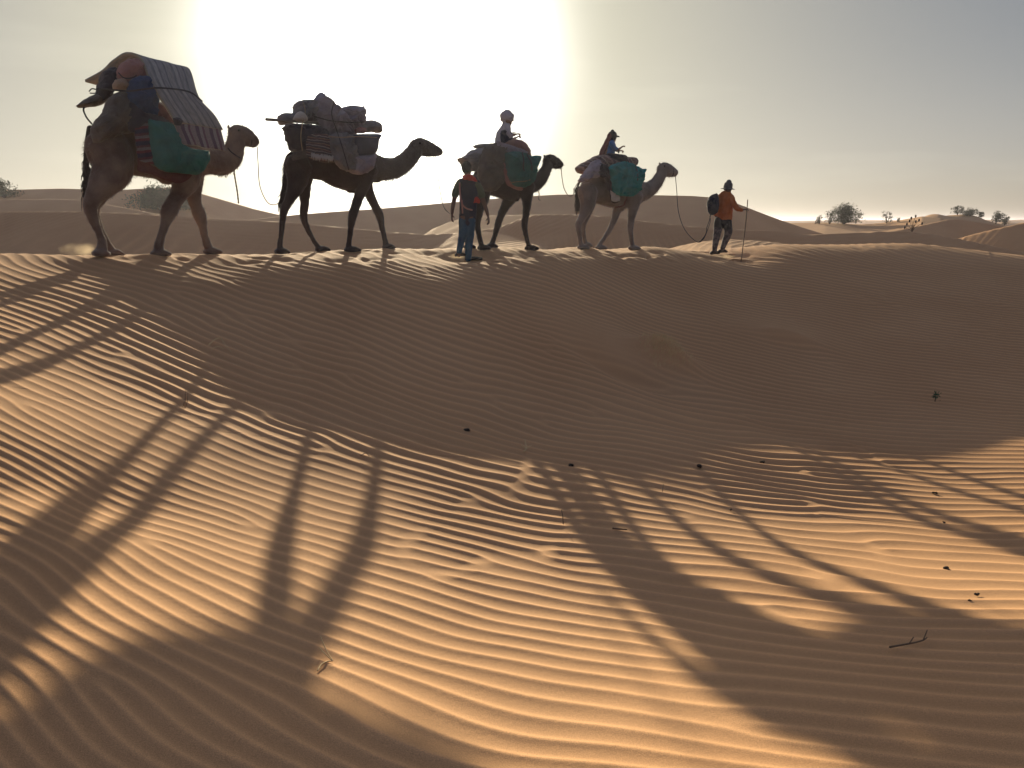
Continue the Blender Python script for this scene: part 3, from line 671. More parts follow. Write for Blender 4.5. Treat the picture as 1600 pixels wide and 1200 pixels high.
M['pattern'] = stripe_mat('red_and_white_checked_blanket_cloth', [(1.2, (.22, .19, .195)), (1, (.13, .04, .055)), (1.8, (.04, .032, .06)), (1, (.17, .04, .05))], 96, 3.2)
M['fringe'] = stripe_mat('dark_patterned_blanket_cloth', [(1.2, (.07, .055, .06)), (.5, (.34, .28, .26)), (1.1, (.10, .05, .05)), (.4, (.30, .18, .13))], 80, 6.0, warp=.12)
M['crate'] = mat('dark_plastic_bucket', (.07, .07, .10), .5, var=.3)
M['wood'] = mat('grey_pole_wood', (.20, .17, .15), .8, scale=20)
M['pile'] = stripe_mat('brown_pink_blanket_cloth', [(2, (.20, .12, .10)), (1, (.32, .20, .18)), (1.3, (.13, .08, .08)), (.6, (.36, .27, .23))], 25, 3.0, warp=.1)

def puff(name, fr, pts, lat, thick, m, label=None, cat=None, group=None, parent=None, wr=.012, freq=7, seed=0, dens=9, flat=.5, under=None, rings=12, power=.5):
    """a soft filled shape: outline traced on the side plane, swelling both ways; lat may be a function of (cx, cy)"""
    latf = lat if callable(lat) else (lambda x, y: lat)
    cx = sum(p[0] for p in pts)/len(pts); cy = sum(p[1] for p in pts)/len(pts)
    ring = [tuple(q) for q in catmull([list(p) for p in pts]+[list(pts[0])], dens)[:-1]]
    n = len(ring); bm = bmesh.new(); uv = bm.loops.layers.uv.new('UVMap'); L_ = fr.c['lat']; crd = {}
    def V(x, y, off):
        p = fr(x, y, latf(x, y)) + L_*off
        q = Vector((x/60.0, y/60.0, seed*3.7+off*3)); p += L_*(wr*2.2*mnoise.noise(q*freq*.25)) + fr.c['dir']*(wr*.5*mnoise.noise(q*freq*.5+Vector((9, 0, 0)))) + Vector((0, 0, wr*.5*mnoise.noise(q*freq*.5)))
        p += L_*wr*.9*mnoise.noise(q*freq*.9)
        w3 = abs(mnoise.noise(q*freq*.42+Vector((3, 3, 3))))+.6*abs(mnoise.noise(q*freq*.95+Vector((1, 8, 3))))
        p += L_*(1 if off >= 0 else -1)*wr*(1.1-3.4*w3)*min(1, abs(off)/(thick*.25+1e-6))
        v = bm.verts.new(p); crd[v] = (x/200.0, y/200.0); return v
    sides = []
    for sgn in (1, -1):
        rs = []
        for k in range(1, rings+1):
            f = 1 - (k/rings)**1.6*1.0
            f = math.cos(k/rings*math.pi/2)
            off = sgn*thick*.5*(1-f*f)**power if power else sgn*thick*.5
            if k == rings: rs.append([V(cx, cy, sgn*thick*.5)])
            else: rs.append([V(cx+(x-cx)*f, cy+(y-cy)*f, off) for x, y in ring])
        sides.append(rs)
    rim = [V(x, y, 0) for x, y in ring]
    for rs, sg in zip(sides, (1, -1)):
        prev = rim
        for r_ in rs:
            for i in range(n):
                j = (i+1) % n
                f = (prev[i], prev[j], r_[0]) if len(r_) == 1 else (prev[i], prev[j], r_[j], r_[i])
                bm.faces.new(f if sg > 0 else f[::-1])
            prev = r_
    for f in bm.faces:
        for l in f.loops: l[uv].uv = crd[l.vert]
    bmesh.ops.recalc_face_normals(bm, faces=bm.faces)
    o = put(name, bm, m, parent)
    return tag(o, label, cat, group)
def sheet(name, fr, rearE, frontE, thick, m, label=None, cat=None, group=None, nu=14, wr=.008, seed=0, parent=None, sag=0.0, uvs=1.0):
    """a rug or mattress spread between two traced edges (rows: cx, cy, lat)"""
    A = catmull([list(fr(*e))+[0] for e in rearE], 6); B = catmull([list(fr(*e))+[0] for e in frontE], 6)
    n = len(A); bm = bmesh.new(); uv = bm.loops.layers.uv.new('UVMap'); crd = {}
    G = []
    for i in range(n):
        row = []
        for j in range(nu+1):
            t = j/nu; p = Vector(A[i][:3])*(1-t)+Vector(B[i][:3])*t
            p.z -= sag*math.sin(t*math.pi)
            q = Vector((i*.12, j*.25, seed*5.1)); p += Vector((mnoise.noise(q), mnoise.noise(q+Vector((7, 3, 1))), mnoise.noise(q+Vector((2, 9, 4)))))*wr*2
            row.append(p)
        G.append(row)
    # normals by differences
    def nrm(i, j):
        a = G[min(i+1, n-1)][j]-G[max(i-1, 0)][j]; b = G[i][min(j+1, nu)]-G[i][max(j-1, 0)]; v = a.cross(b); return v.normalized() if v.length > 1e-9 else Vector((0, 0, 1))
    ref = nrm(n//2, nu//2); sgn = 1 if ref.z > 0 else -1
    top = [[bm.verts.new(G[i][j]) for j in range(nu+1)] for i in range(n)]
    bot = [[bm.verts.new(G[i][j]-nrm(i, j)*sgn*thick) for j in range(nu+1)] for i in range(n)]
    for i in range(n):
        for j in range(nu+1):
            crd[top[i][j]] = crd[bot[i][j]] = (j/nu*uvs, i/n)
    for i in range(n-1):
        for j in range(nu):
            bm.faces.new((top[i][j], top[i+1][j], top[i+1][j+1], top[i][j+1])); bm.faces.new((bot[i][j], bot[i][j+1], bot[i+1][j+1], bot[i+1][j]))
        for j in (0, nu):
            f = bm.faces.new((top[i][j], top[i+1][j], bot[i+1][j], bot[i][j])); f.material_index = 1
    for i in (0, n-1):
        for j in range(nu):
            f = bm.faces.new((top[i][j], top[i][j+1], bot[i][j+1], bot[i][j])); f.material_index = 1
    for f in bm.faces:
        for l in f.loops: l[uv].uv = crd[l.vert]
    bmesh.ops.recalc_face_normals(bm, faces=bm.faces)
    return tag(put(name, bm, m, parent), label, cat, group)
def rope(name, pts, r, m, label, cat='rope', group=None, parent=None, braid=False):
    bm = bmesh.new()
    cp = [Vector(q) for q in catmull([list(p) for p in pts], 8)]
    tube(bm, cp, [r*(1+(.45 if braid and i % 3 == 0 else 0)) for i in range(len(cp))], Vector((0, -1, 0)), 6, 1)
    return tag(put(name, bm, m, parent), label, cat, group)

# stripe cloths on a sheet use u across the camel's length: give the grey rug its own uv-stripes
M['rug_grey_u'] = stripe_mat('grey_striped_mattress_cover', [(3, (.29, .27, .255)), (1.0, (.20, .185, .195)), (1.6, (.34, .315, .295)), (.7, (.19, .17, .185)), (2.2, (.27, .255, .25)), (.6, (.17, .16, .175))], 0, 2.3, warp=.015)
M['rug_pink_u'] = stripe_mat('pink_striped_mattress_cover', [(2, (.27, .205, .21)), (1.3, (.12, .075, .105)), (1.1, (.29, .24, .24)), (.7, (.17, .085, .11))], 0, 3.2, warp=.015)

# ---- camel 1
sheet('striped_mattress', f1, [(615, 432, .72), (545, 325, .66), (482, 205, .52), (432, 96, .22), (352, 74, .0), (292, 108, -.18), (232, 160, -.34), (142, 214, -.55)],
      [(862, 476, .70), (808, 388, .66), (738, 300, .55), (688, 166, .25), (640, 152, .0), (600, 190, -.25), (560, 250, -.45), (500, 320, -.65)], .045, [M['rug_grey_u'], M['rug_edge']],
      'grey striped mattress folded like a roof over the top of the rear camel load', 'mattress', seed=1)
sheet('striped_rug', f1, [(612, 436, .70), (622, 480, .73), (655, 548, .74)], [(848, 470, .68), (858, 510, .71), (876, 586, .72)], .03, [M['rug_pink_u'], M['rug_edge']],
      'pink and purple striped rug hanging below the grey mattress on the rear camel', 'rug', seed=2)
puff('rolled_rug_end', f1, [(600, 415), (628, 412), (648, 430), (640, 452), (612, 450)], .74, .12, M['dark_pad'], 'small dark rolled rug end sticking out under the corner of the grey mattress', 'rug roll')
puff('green_pannier_bag', f1, [(470, 420), (530, 432), (600, 450), (640, 545), (705, 575), (788, 592), (778, 660), (738, 706), (690, 708), (620, 700), (555, 690), (508, 655), (485, 560)], .60, .36, M['green_bag'],
     'large smooth green pannier bag sagging on the side of the rear tan camel', 'pannier bag', 'green pannier bags', wr=.015, seed=3, power=.4)
puff('checked_blanket', f1, [(412, 425), (440, 415), (478, 420), (488, 520), (502, 600), (512, 655), (470, 648), (425, 632), (408, 560), (402, 490)], .56, .07, M['pattern'],
     'red and white checked blanket hanging behind the green bag of the rear camel', 'blanket', seed=4)
puff('red_underblanket', f1, [(415, 620), (470, 645), (540, 690), (620, 705), (700, 712), (640, 755), (560, 738), (480, 705), (420, 690)], .50, .05, M['red_cloth'],
     'dull red blanket edge below the green bag against the rear camel belly', 'blanket', seed=5)
puff('blue_sack', f1, [(375, 220), (430, 195), (485, 210), (515, 290), (530, 370), (520, 415), (450, 400), (395, 370), (360, 300)], .42, .38, M['blue_bag'],
     'dark blue sack tied under the mattress roof on the rear camel', 'sack', seed=6, wr=.02)
puff('salmon_sack', f1, [(330, 130), (380, 105), (430, 120), (465, 185), (440, 225), (380, 245), (330, 225), (312, 180)], .2, .40, M['pink_sack'],
     'salmon pink sack at the top of the rear camel load under the mattress', 'sack', seed=7, wr=.02)
puff('tan_sack', f1, [(300, 215), (345, 210), (368, 250), (350, 272), (300, 268), (288, 245)], .32, .22, M['tan_sack'],
     'small tan sack below the salmon sack on the rear camel', 'sack', seed=8)
puff('purple_bundle', f1, [(235, 175), (290, 150), (320, 190), (305, 250), (270, 300), (225, 330), (205, 280), (222, 220)], -.05, .42, M['dark_pad'],
     'dark purple bundle wedged behind the sacks on the rear camel', 'bundle', seed=9, wr=.02)
puff('saddle_roll', f1, [(98, 352), (140, 318), (200, 288), (262, 262), (290, 300), (230, 345), (170, 358), (118, 362)], -.15, .34, M['brown_cloth'],
     'stiff brown saddle mat jutting back over the rear camel rump', 'saddle mat', seed=10)
puff('rump_blanket', f1, [(175, 470), (205, 420), (240, 380), (270, 310), (340, 272), (380, 330), (400, 430), (390, 490), (330, 500), (260, 530), (190, 542)], .28, .56, M['brown_cloth'],
     'brown blanket padding draped over the rump of the rear camel', 'blanket', seed=11, wr=.02)
puff('dark_bundle', f1, [(375, 330), (430, 380), (520, 400), (600, 440), (560, 452), (480, 425), (415, 430), (390, 490), (362, 450)], .48, .28, M['dark_pad'],
     'dark bundle squeezed between the blue sack and the green bag', 'bundle', seed=12)
puff('red_folded_cloth', f1, [(520, 330), (560, 370), (605, 435), (575, 445), (535, 425), (512, 390)], .50, .2, M['red_cloth'], 'dull red folded cloth under the edge of the grey mattress', 'cloth', seed=13)
rope('load_rope', [f1(205, 262, .1), f1(265, 266, .45), f1(370, 274, .62), f1(470, 262, .70), f1(535, 258, .74), f1(640, 268, .72), f1(700, 285, .70), f1(752, 326, .66)], .011, M['rope_dark'], 'dark rope lashed across the grey mattress and the sacks of the rear camel')
rope('load_rope', [f1(318, 180, .45), f1(345, 205, .48), f1(385, 206, .48), f1(410, 195, .46)], .008, M['rope_dark'], 'thin dark rope looped over the salmon sack on the rear camel')
rope('neck_rope', [f1(888, 572, .17), f1(905, 592, .2), f1(930, 610, .2), f1(950, 622, .12)], .009, M['rope_dark'], 'dark rope around the neck of the rear camel')
rope('braided_cord', [f1(918, 690, .05), f1(926, 740, .05), f1(936, 800, .05), f1(942, 855, .05)], .010, M['rope_tan'], 'braided cord dangling from the neck of the rear camel', 'cord', braid=True)
rope('tail_strap', [f1(150, 345, -.1), f1(135, 370, -.1), f1(150, 410, 0), f1(178, 445, .0)], .012, M['rope_dark'], 'dark strap hanging from the saddle mat of the rear camel', 'strap')
rope('rope_coil', [f1(165, 275, -.2), f1(180, 262, -.2), f1(205, 270, -.2), f1(200, 285, -.2), f1(170, 285, -.2)], .008, M['rope_dark'], 'loose loop of rope between the two mats behind the rear camel load')

# ---- camel 2
rope('tent_pole', [f2(68, 234, .25), f2(200, 243, .25), f2(460, 262, .25)], .024, M['wood'], 'grey wooden pole sticking out behind the second camel load', 'pole')
puff('rolled_mat', f2, [(142, 212), (180, 193), (235, 196), (262, 215), (255, 250), (215, 262), (160, 272), (145, 245)], .1, .3, M['grey_cloth'], 'grey rolled mat at the back end of the second camel load', 'mat roll', seed=20)
puff('dark_basket_bag', f2, [(178, 285), (210, 262), (290, 262), (400, 275), (480, 330), (490, 430), (430, 470), (345, 455), (245, 440), (218, 425), (195, 360)], .30, .5, M['dark_pad'], 'dark bag behind the patterned blanket on the second camel', 'bag', seed=21, wr=.03)
puff('grey_sack', f2, [(246, 180), (250, 135), (290, 112), (365, 110), (405, 150), (410, 230), (360, 262), (290, 255), (250, 235)], .12, .5, M['grey_cloth'], 'dark grey sack on top rear of the second camel load', 'sack', seed=22, wr=.03)
puff('cream_bundle', f2, [(242, 235), (258, 195), (290, 182), (318, 205), (332, 240), (290, 252)], .42, .2, M['white_cloth'], 'cream cloth bundle at the rear side of the second camel load', 'bundle', seed=23)
puff('peaked_sack', f2, [(376, 105), (412, 62), (440, 80), (490, 120), (535, 160), (590, 235), (625, 300), (640, 335), (560, 340), (480, 335), (425, 300), (385, 230), (372, 160)], .22, .56, M['lilac_cloth'], 'lilac grey sack rising to a pointed peak on the second camel', 'sack', seed=24, wr=.035)
puff('lumpy_sack', f2, [(532, 170), (575, 150), (610, 143), (660, 148), (690, 152), (700, 200), (695, 260), (660, 300), (600, 290), (555, 235)], .15, .5, M['lilac_cloth'], 'square shouldered lilac sack right of the peaked one on the second camel', 'sack', seed=25, wr=.03)
puff('flat_bundle', f2, [(690, 245), (745, 240), (795, 262), (806, 285), (803, 322), (770, 312), (700, 320), (640, 300), (650, 262)], .1, .5, M['grey_cloth'], 'flat grey bundle overhanging the front of the second camel load', 'bundle', seed=26)
puff('pink_pouch', f2, [(638, 300), (665, 285), (700, 290), (712, 312), (690, 325), (648, 322)], .40, .14, M['pink_sack'], 'small pink pouch in front of the second camel saddle', 'pouch', seed=27)
puff('fringed_blanket', f2, [(335, 335), (400, 328), (480, 340), (495, 420), (503, 505), (470, 500), (430, 508), (370, 492), (330, 470), (322, 400)], .56, .06, M['fringe'], 'dark patterned blanket with a pale fringe on the flank of the second camel', 'blanket', seed=28)
_bm = bmesh.new(); _rs = random.Random(4)
for i in range(34):
    x = 360+i*4.2; y = 452+_rs.uniform(-6, 6)+i*.6; p = f2(x, y, .6); q = f2(x+_rs.uniform(-3, 3), y+_rs.uniform(28, 45), .61); tube(_bm, [p, (p+q)/2, q], [.006, .008, .003], f2.c['lat'], 4, 1, cap=False)
put('fringe', _bm, M['white_cloth'], bpy.data.objects['fringed_blanket'])
puff('grey_pannier_bag', f2, [(468, 335), (540, 322), (612, 330), (640, 400), (652, 480), (640, 560), (600, 572), (555, 555), (512, 512), (485, 430)], .58, .3, M['grey_cloth'], 'grey pannier bag hanging in the middle of the second camel side', 'pannier bag', seed=29, wr=.03)
puff('front_pannier_bag', f2, [(612, 470), (680, 462), (772, 448), (765, 510), (748, 555), (715, 580), (650, 590), (605, 565)], .52, .34, M['lilac_cloth'], 'pale lilac pannier bag low behind the second camel shoulder', 'pannier bag', seed=30, wr=.025)
puff('dark_bucket', f2, [(614, 335), (640, 330), (720, 328), (795, 332), (785, 370), (765, 452), (700, 468), (640, 470), (622, 410)], .50, .4, M['crate'], 'dark bucket shaped container near the front of the second camel load', 'container', seed=31, wr=.004, power=.3)
puff('brown_saddle_pad', f2, [(225, 470), (262, 445), (330, 425), (420, 440), (520, 480), (500, 515), (430, 512), (360, 480), (290, 470), (240, 500)], .47, .08, M['brown_cloth'], 'brown saddle pad under the load on the second camel haunch', 'saddle pad', seed=32)
rope('load_rope', [f2(380, 215, .5), f2(470, 240, .55), f2(560, 250, .5), f2(650, 255, .45), f2(700, 250, .3)], .009, M['rope_dark'], 'dark rope lashed over the lilac sacks of the second camel')

rope('load_rope', [f2(505, 118, .5), f2(490, 200, .58), f2(520, 300, .62), f2(560, 420, .76), f2(600, 560, .74)], .008, M['rope_dark'], 'dark rope running down from the lilac peak over the grey pannier bag')
rope('load_rope', [f2(300, 112, .2), f2(318, 180, .42), f2(300, 262, .5), f2(290, 350, .58), f2(300, 435, .56)], .008, M['rope_tan'], 'pale rope tied down over the dark grey sack on the second camel')
rope('load_rope', [f2(470, 345, .74), f2(560, 350, .76), f2(640, 345, .74), f2(780, 350, .70)], .009, M['rope_tan'], 'pale rope drawn along the rims of the second camel side bags')
# ---- camel 3
puff('rear_mat', f3, [(268, 305), (300, 290), (360, 287), (425, 283), (445, 300), (400, 318), (330, 318), (290, 318)], -.1, .5, M['grey_cloth'], 'flat grey mat projecting behind the rider with the white headscarf', 'mat', seed=40)
puff('blanket_heap', f3, [(163, 388), (195, 380), (240, 345), (280, 325), (350, 312), (380, 345), (350, 420), (300, 470), (240, 480), (195, 450), (186, 418)], .0, .55, M['grey_cloth'], 'grey blanket heap at the rear of the third camel load', 'blanket heap', seed=41, wr=.03)
puff('saddle_blanket', f3, [(345, 315), (400, 285), (470, 285), (500, 350), (492, 440), (470, 540), (430, 605), (370, 620), (320, 590), (300, 500), (320, 400)], .34, .42, M['brown_cloth'], 'big grey brown saddle blanket draped over the flank of the third camel', 'blanket', seed=42, wr=.03)
puff('light_cloth', f3, [(425, 268), (480, 285), (560, 310), (620, 332), (640, 352), (560, 348), (490, 340), (440, 310)], .42, .16, M['lilac_cloth'], 'pale folded cloth under the thigh of the rider with the white headscarf', 'cloth', seed=43)
puff('saddle_cushion', f3, [(430, 262), (500, 272), (600, 290), (650, 330), (640, 400), (560, 420), (470, 400), (420, 330)], .0, .5, M['dark_pad'], 'dark saddle cushion under the rider with the white headscarf', 'cushion', seed=44)
puff('pink_pad', f3, [(470, 410), (492, 430), (505, 510), (540, 565), (607, 585), (602, 612), (545, 600), (500, 570), (483, 520)], .50, .08, M['pink_sack'], 'curved pink pad showing around the green bag of the third camel', 'pad', seed=45)
puff('green_pannier_bag', f3, [(490, 352), (540, 342), (600, 345), (650, 372), (690, 410), (700, 460), (692, 520), (665, 570), (610, 590), (550, 575), (515, 520), (497, 430)], .58, .42, M['green_bag'], 'round green pannier bag on the side of the third camel', 'pannier bag', 'green pannier bags', wr=.03, seed=46, power=.45)
puff('bag_flap', f3, [(652, 376), (690, 370), (733, 374), (725, 410), (700, 468), (680, 470), (662, 420)], .45, .2, M['green_bag'], 'green bag end sticking forward beside the third camel neck', 'bag', seed=47)
rope('bag_strap', [f3(605, 350, .79), f3(615, 400, .82), f3(612, 450, .83), f3(618, 475, .82)], .012, M['rope_dark'], 'dark strap hanging down the round green bag of the third camel', 'strap')
rope('bag_strap', [f3(640, 365, .76), f3(668, 420, .79), f3(672, 470, .78)], .012, M['rope_dark'], 'second dark strap nearer the neck on the round green bag', 'strap')
rope('bag_tie', [f3(515, 560, .72), f3(560, 552, .8), f3(620, 548, .8), f3(670, 535, .72)], .007, M['rope_tan'], 'thin cord tied around the bottom of the round green bag', 'cord')
rope('throat_rope', [f3(718, 615, .05), f3(722, 640, .05), f3(718, 670, .05), f3(730, 680, .05)], .010, M['rope_tan'], 'short rope end hanging under the neck of the third camel')

# ---- camel 4
puff('blanket_pile', f4, [(105, 370), (150, 340), (210, 305), (290, 268), (380, 280), (470, 285), (580, 293), (595, 345), (540, 355), (420, 362), (350, 400), (290, 400), (220, 400), (160, 425), (115, 405)], .02, .62, M['pile'], 'brown and pink blanket pile beneath the rider in the dark cap', 'blanket pile', seed=50, wr=.03)
puff('grey_wrap', f4, [(118, 475), (160, 430), (205, 370), (240, 320), (300, 310), (300, 400), (285, 450), (230, 455), (190, 475), (140, 492)], .30, .3, M['lilac_cloth'], 'pale grey wrap over the rump of the pale camel', 'wrap', seed=51, wr=.025)
puff('dark_pad_cloth', f4, [(290, 330), (350, 355), (385, 400), (385, 500), (392, 570), (370, 560), (345, 470), (300, 440), (285, 390)], .40, .16, M['dark_pad'], 'dark cloth pad behind the teal bag of the pale camel', 'saddle cloth', seed=52)
puff('teal_pannier_bag', f4, [(372, 372), (400, 348), (470, 322), (540, 335), (600, 362), (640, 400), (645, 450), (628, 520), (605, 570), (560, 600), (500, 602), (440, 590), (410, 560), (390, 470)], .50, .42, M['teal_bag'], 'bulging bright teal pannier bag on the side of the pale camel', 'pannier bag', wr=.03, seed=53, power=.45)
puff('teal_bag_corner', f4, [(600, 362), (635, 378), (666, 384), (650, 425), (635, 475), (612, 440)], .42, .16, M['teal_bag'], 'pointed teal bag corner facing the neck of the pale camel', 'bag', seed=54)
puff('white_panel', f4, [(378, 555), (410, 575), (450, 592), (456, 640), (395, 642), (385, 600)], .47, .04, M['white_cloth'], 'white cloth panel below the teal bag of the pale camel', 'cloth', seed=55, dens=2)
rope('panel_edging', [f4(352, 400, .52), f4(372, 500, .46), f4(392, 642, .43), f4(452, 640, .43), f4(450, 590, .45)], .012, M['rope_dark'], 'dark edging around the white cloth panel under the teal bag', 'edging')
rope('bag_strap', [f4(518, 325, .70), f4(530, 390, .76), f4(520, 460, .78), f4(505, 510, .76)], .010, M['teal_bag'], 'teal strap crossing the bulging teal bag', 'strap')
rope('bag_strap', [f4(580, 350, .66), f4(600, 420, .70), f4(600, 500, .70)], .010, M['rope_dark'], 'dark strap on the front of the bulging teal bag', 'strap')
rope('girth_strap', [f4(425, 690, .22), f4(455, 686, .24), f4(488, 672, .24), f4(500, 640, .28), f4(515, 600, .36)], .017, M['red_cloth'], 'red girth strap under the belly of the pale camel', 'strap')
puff('saddle_bag', f4, [(408, 290), (425, 268), (465, 262), (500, 275), (515, 295), (470, 305), (425, 302)], .05, .26, M['brown_cloth'], 'small saddle bag in front of the rider in the dark cap', 'bag', seed=56)
rope('trailing_cord', [f4(130, 480, .15), f4(108, 510, .1), f4(90, 545, .1), f4(82, 590, .1)], .010, M['white_cloth'], 'pale cord hanging behind the rump of the pale camel', 'cord')

# ---- lead ropes
def wp(px, py, Y): return world_pt(px, py, Y)
m1 = f1(1040, 565, .0); t2 = f2(150, 760, .0)
rope('lead_rope', [m1, wp(403, 250, m1.y+.1), wp(406, 290, m1.y+.4), wp(417, 315, m1.y+.8), wp(428, 320, m1.y+1.1), wp(437, 316, m1.y+1.3), t2], .0075, M['rope_tan'], 'lead rope drooping from the rear camel muzzle to the second camel tail')
m2 = f2(1163, 462, 0)
rope('lead_rope', [m2, wp(683, 262, m2.y), wp(687, 295, m2.y-.1), wp(693, 322, m2.y-.3), wp(702, 333, m2.y-.4), wp(708, 334, 13.75)], .0075, M['rope_tan'], 'lead rope hanging from the second camel muzzle to the walking man')
m3 = f3(875, 458, 0)
rope('lead_rope', [m3, wp(878.5, 280, m3.y), wp(882, 296, m3.y+.2), wp(889, 306, m3.y+.5), wp(896, 304, m3.y+.7), f4(85, 540, .1)], .0075, M['rope_tan'], 'lead rope sagging from the third camel muzzle to the pale camel tail')
m4 = f4(905, 437, 0)
rope('lead_rope', [m4, wp(1057.5, 300, m4.y), wp(1060, 330, m4.y-.1), wp(1068, 355, m4.y-.2), wp(1080, 371, m4.y-.3), wp(1092, 378.5, 18.2), wp(1100, 372, 18.2), wp(1106, 358, 18.2), wp(1110, 345, 18.2), wp(1109, 338, 18.2)], .008, M['rope_dark'], 'lead rope looping low from the pale camel muzzle to the leader')

# halters: slim rope bridles around each muzzle
for t_, f_, pts in ((T1, f1, ((1000, 500), (1003, 560))), (T2, f2, ((1135, 392), (1138, 465))), (T3, f3, ((840, 385), (843, 455))), (T4, f4, ((870, 362), (873, 440)))):
    bm = bmesh.new(); a, b = f_(*pts[0], 0), f_(*pts[1], 0); c_ = (a+b)/2; ru = (a-b)/2*1.04; rl = f_.c['lat']*ru.length*.74
    ring = [c_+ru*math.cos(q)+rl*math.sin(q) for q in (2*math.pi*i/16 for i in range(17))]
    tube(bm, ring, [.008]*17, f_.c['lat'], 6, 1, cap=False); put('halter', bm, M['rope_dark'], t_)
# ------------------------------------------------------------------ people
M['skin'] = mat('brown_skin', (.26, .13, .085), .55, var=.15); M['skin_dark'] = mat('dark_brown_skin', (.14, .07, .05), .55, var=.15)
M['black_hair'] = mat('black_hair_strands', (.02, .016, .014), .7, scale=40, bump=.5, bscale=150)
M['navy'] = cmat('navy_garment', (.018, .022, .045)); M['jeans'] = cmat('blue_denim', (.02, .085, .16), col2=(.012, .05, .10))
M['olive'] = cmat('olive_sleeve_cloth', (.10, .12, .07)); M['orange'] = cmat('orange_jacket_cloth', (.50, .13, .025), col2=(.36, .085, .018))
M['camo'] = mat('mottled_trouser_cloth', (.16, .13, .13), .9, col2=(.06, .05, .06), scale=14, bump=.4, thr=(.45, .55))
M['black_cloth'] = cmat('black_cloth', (.02, .02, .026)); M['shoe'] = mat('dark_shoe_leather', (.04, .032, .03), .6)
M['white_robe'] = cmat('pale_robe_cloth', (.50, .44, .46), col2=(.36, .31, .34)); M['blue_shirt'] = cmat('bright_blue_shirt_cloth', (.02, .13, .36))
M['maroon'] = cmat('maroon_shawl_cloth', (.13, .03, .035)); M['tan_trouser'] = cmat('pinkish_brown_trouser_cloth', (.30, .16, .13))
M['steel'] = mat('dark_phone_case', (.03, .03, .035), .35); M['hatm'] = cmat('grey_hat_cloth', (.06, .06, .08))
M['stick'] = mat('dry_stick_wood', (.20, .13, .08), .85, scale=30, bump=.5)

def hand(bm, wrist, d, n, s=1.0, curl=.5, thumb=1):
    """palm, four bent fingers and a thumb; d = pointing direction, n = palm normal"""
    d = Vector(d).normalized(); n = Vector(n); n = (n-d*n.dot(d)).normalized(); w = d.cross(n)
    tube(bm, [wrist-d*.02*s, wrist+d*.045*s, wrist+d*.09*s], [(.017*s, .026*s), (.016*s, .038*s), (.013*s, .040*s)], w, 10, 2)
    for i, L_ in enumerate((.068, .078, .073, .058)):
        b = wrist+d*.088*s+w*(.031-.0207*i)*s; c = curl
        p1 = b+(d*math.cos(c*.4)+n*math.sin(c*.4))*L_*.42*s; p2 = p1+(d*math.cos(c*1.1)+n*math.sin(c*1.1))*L_*.33*s; p3 = p2+(d*math.cos(c*1.8)+n*math.sin(c*1.8))*L_*.25*s
        tube(bm, [b-d*.01, p1, p2, p3], [.0092*s, .0085*s, .008*s, .0068*s], w, 7, 2)
    b = wrist+d*.03*s+w*thumb*.03*s; p1 = b+(d*.55+w*thumb*.7+n*.35).normalized()*.038*s; p2 = p1+(d*.85+w*thumb*.3+n*.5).normalized()*.032*s
    tube(bm, [b, p1, p2], [.012*s, .0105*s, .008*s], n, 7, 2)
def face(bm, c, fwd, up, s=1.0):
    side = fwd.cross(up)
    ellipsoid(bm, c, (.098*s, .078*s, .118*s), (fwd, side, up), 16)
    ellipsoid(bm, c+fwd*.035*s-up*.055*s, (.060*s, .056*s, .060*s), (fwd, side, up), 12)
    tube(bm, [c+fwd*.088*s+up*.012*s, c+fwd*.108*s-up*.018*s], [.011*s, .015*s], side, 8, 1)
    for q in (-1, 1):
        ellipsoid(bm, c+side*q*.080*s-up*.005*s-fwd*.005*s, (.018*s, .010*s, .030*s), (fwd, side, up), 8)
        ellipsoid(bm, c+fwd*.080*s+side*q*.030*s+up*.022*s, (.018*s, .022*s, .010*s), (fwd, side, up), 8)
    tube(bm, [c+fwd*.088*s+side*.022*s-up*.058*s, c+fwd*.094*s-up*.058*s, c+fwd*.088*s-side*.022*s-up*.058*s], [.008*s]*3, up, 6, 1)
def eyes_of(t, c, fwd, up, s=1.0):
    side = fwd.cross(up)
    for q in (-1, 1):
        bm = bmesh.new(); ellipsoid(bm, c+fwd*.088*s+side*q*.031*s+up*.008*s, (.012*s,)*3, seg=8); put('eye', bm, M['eye'], t)
def standing(px, py, Y, ang):
    """drawing frame for a person: plane square to the view, plus the direction they face"""
    o = world_pt(px, py, Y); v = Vector((o.x, o.y, 0)).normalized()
    return dict(o=o, lat=-v, dir=Vector((v.y, -v.x, 0)), face=Vector((math.cos(R(ang)), math.sin(R(ang)), 0)))
def garment(name, fr, chains, m, t, amp=.006, freq=14, voxel=.011, smooth=2):
    bm = bmesh.new()
    for ch in chains: chain(bm, fr, ch, 0.0, ch[0][4] if len(ch[0]) > 4 else .8, seg=14, sub=4)
    return put(name, fuse(bm, voxel, smooth, amp, freq, seed=len(name)), m, t)

UP = Vector((0, 0, 1))
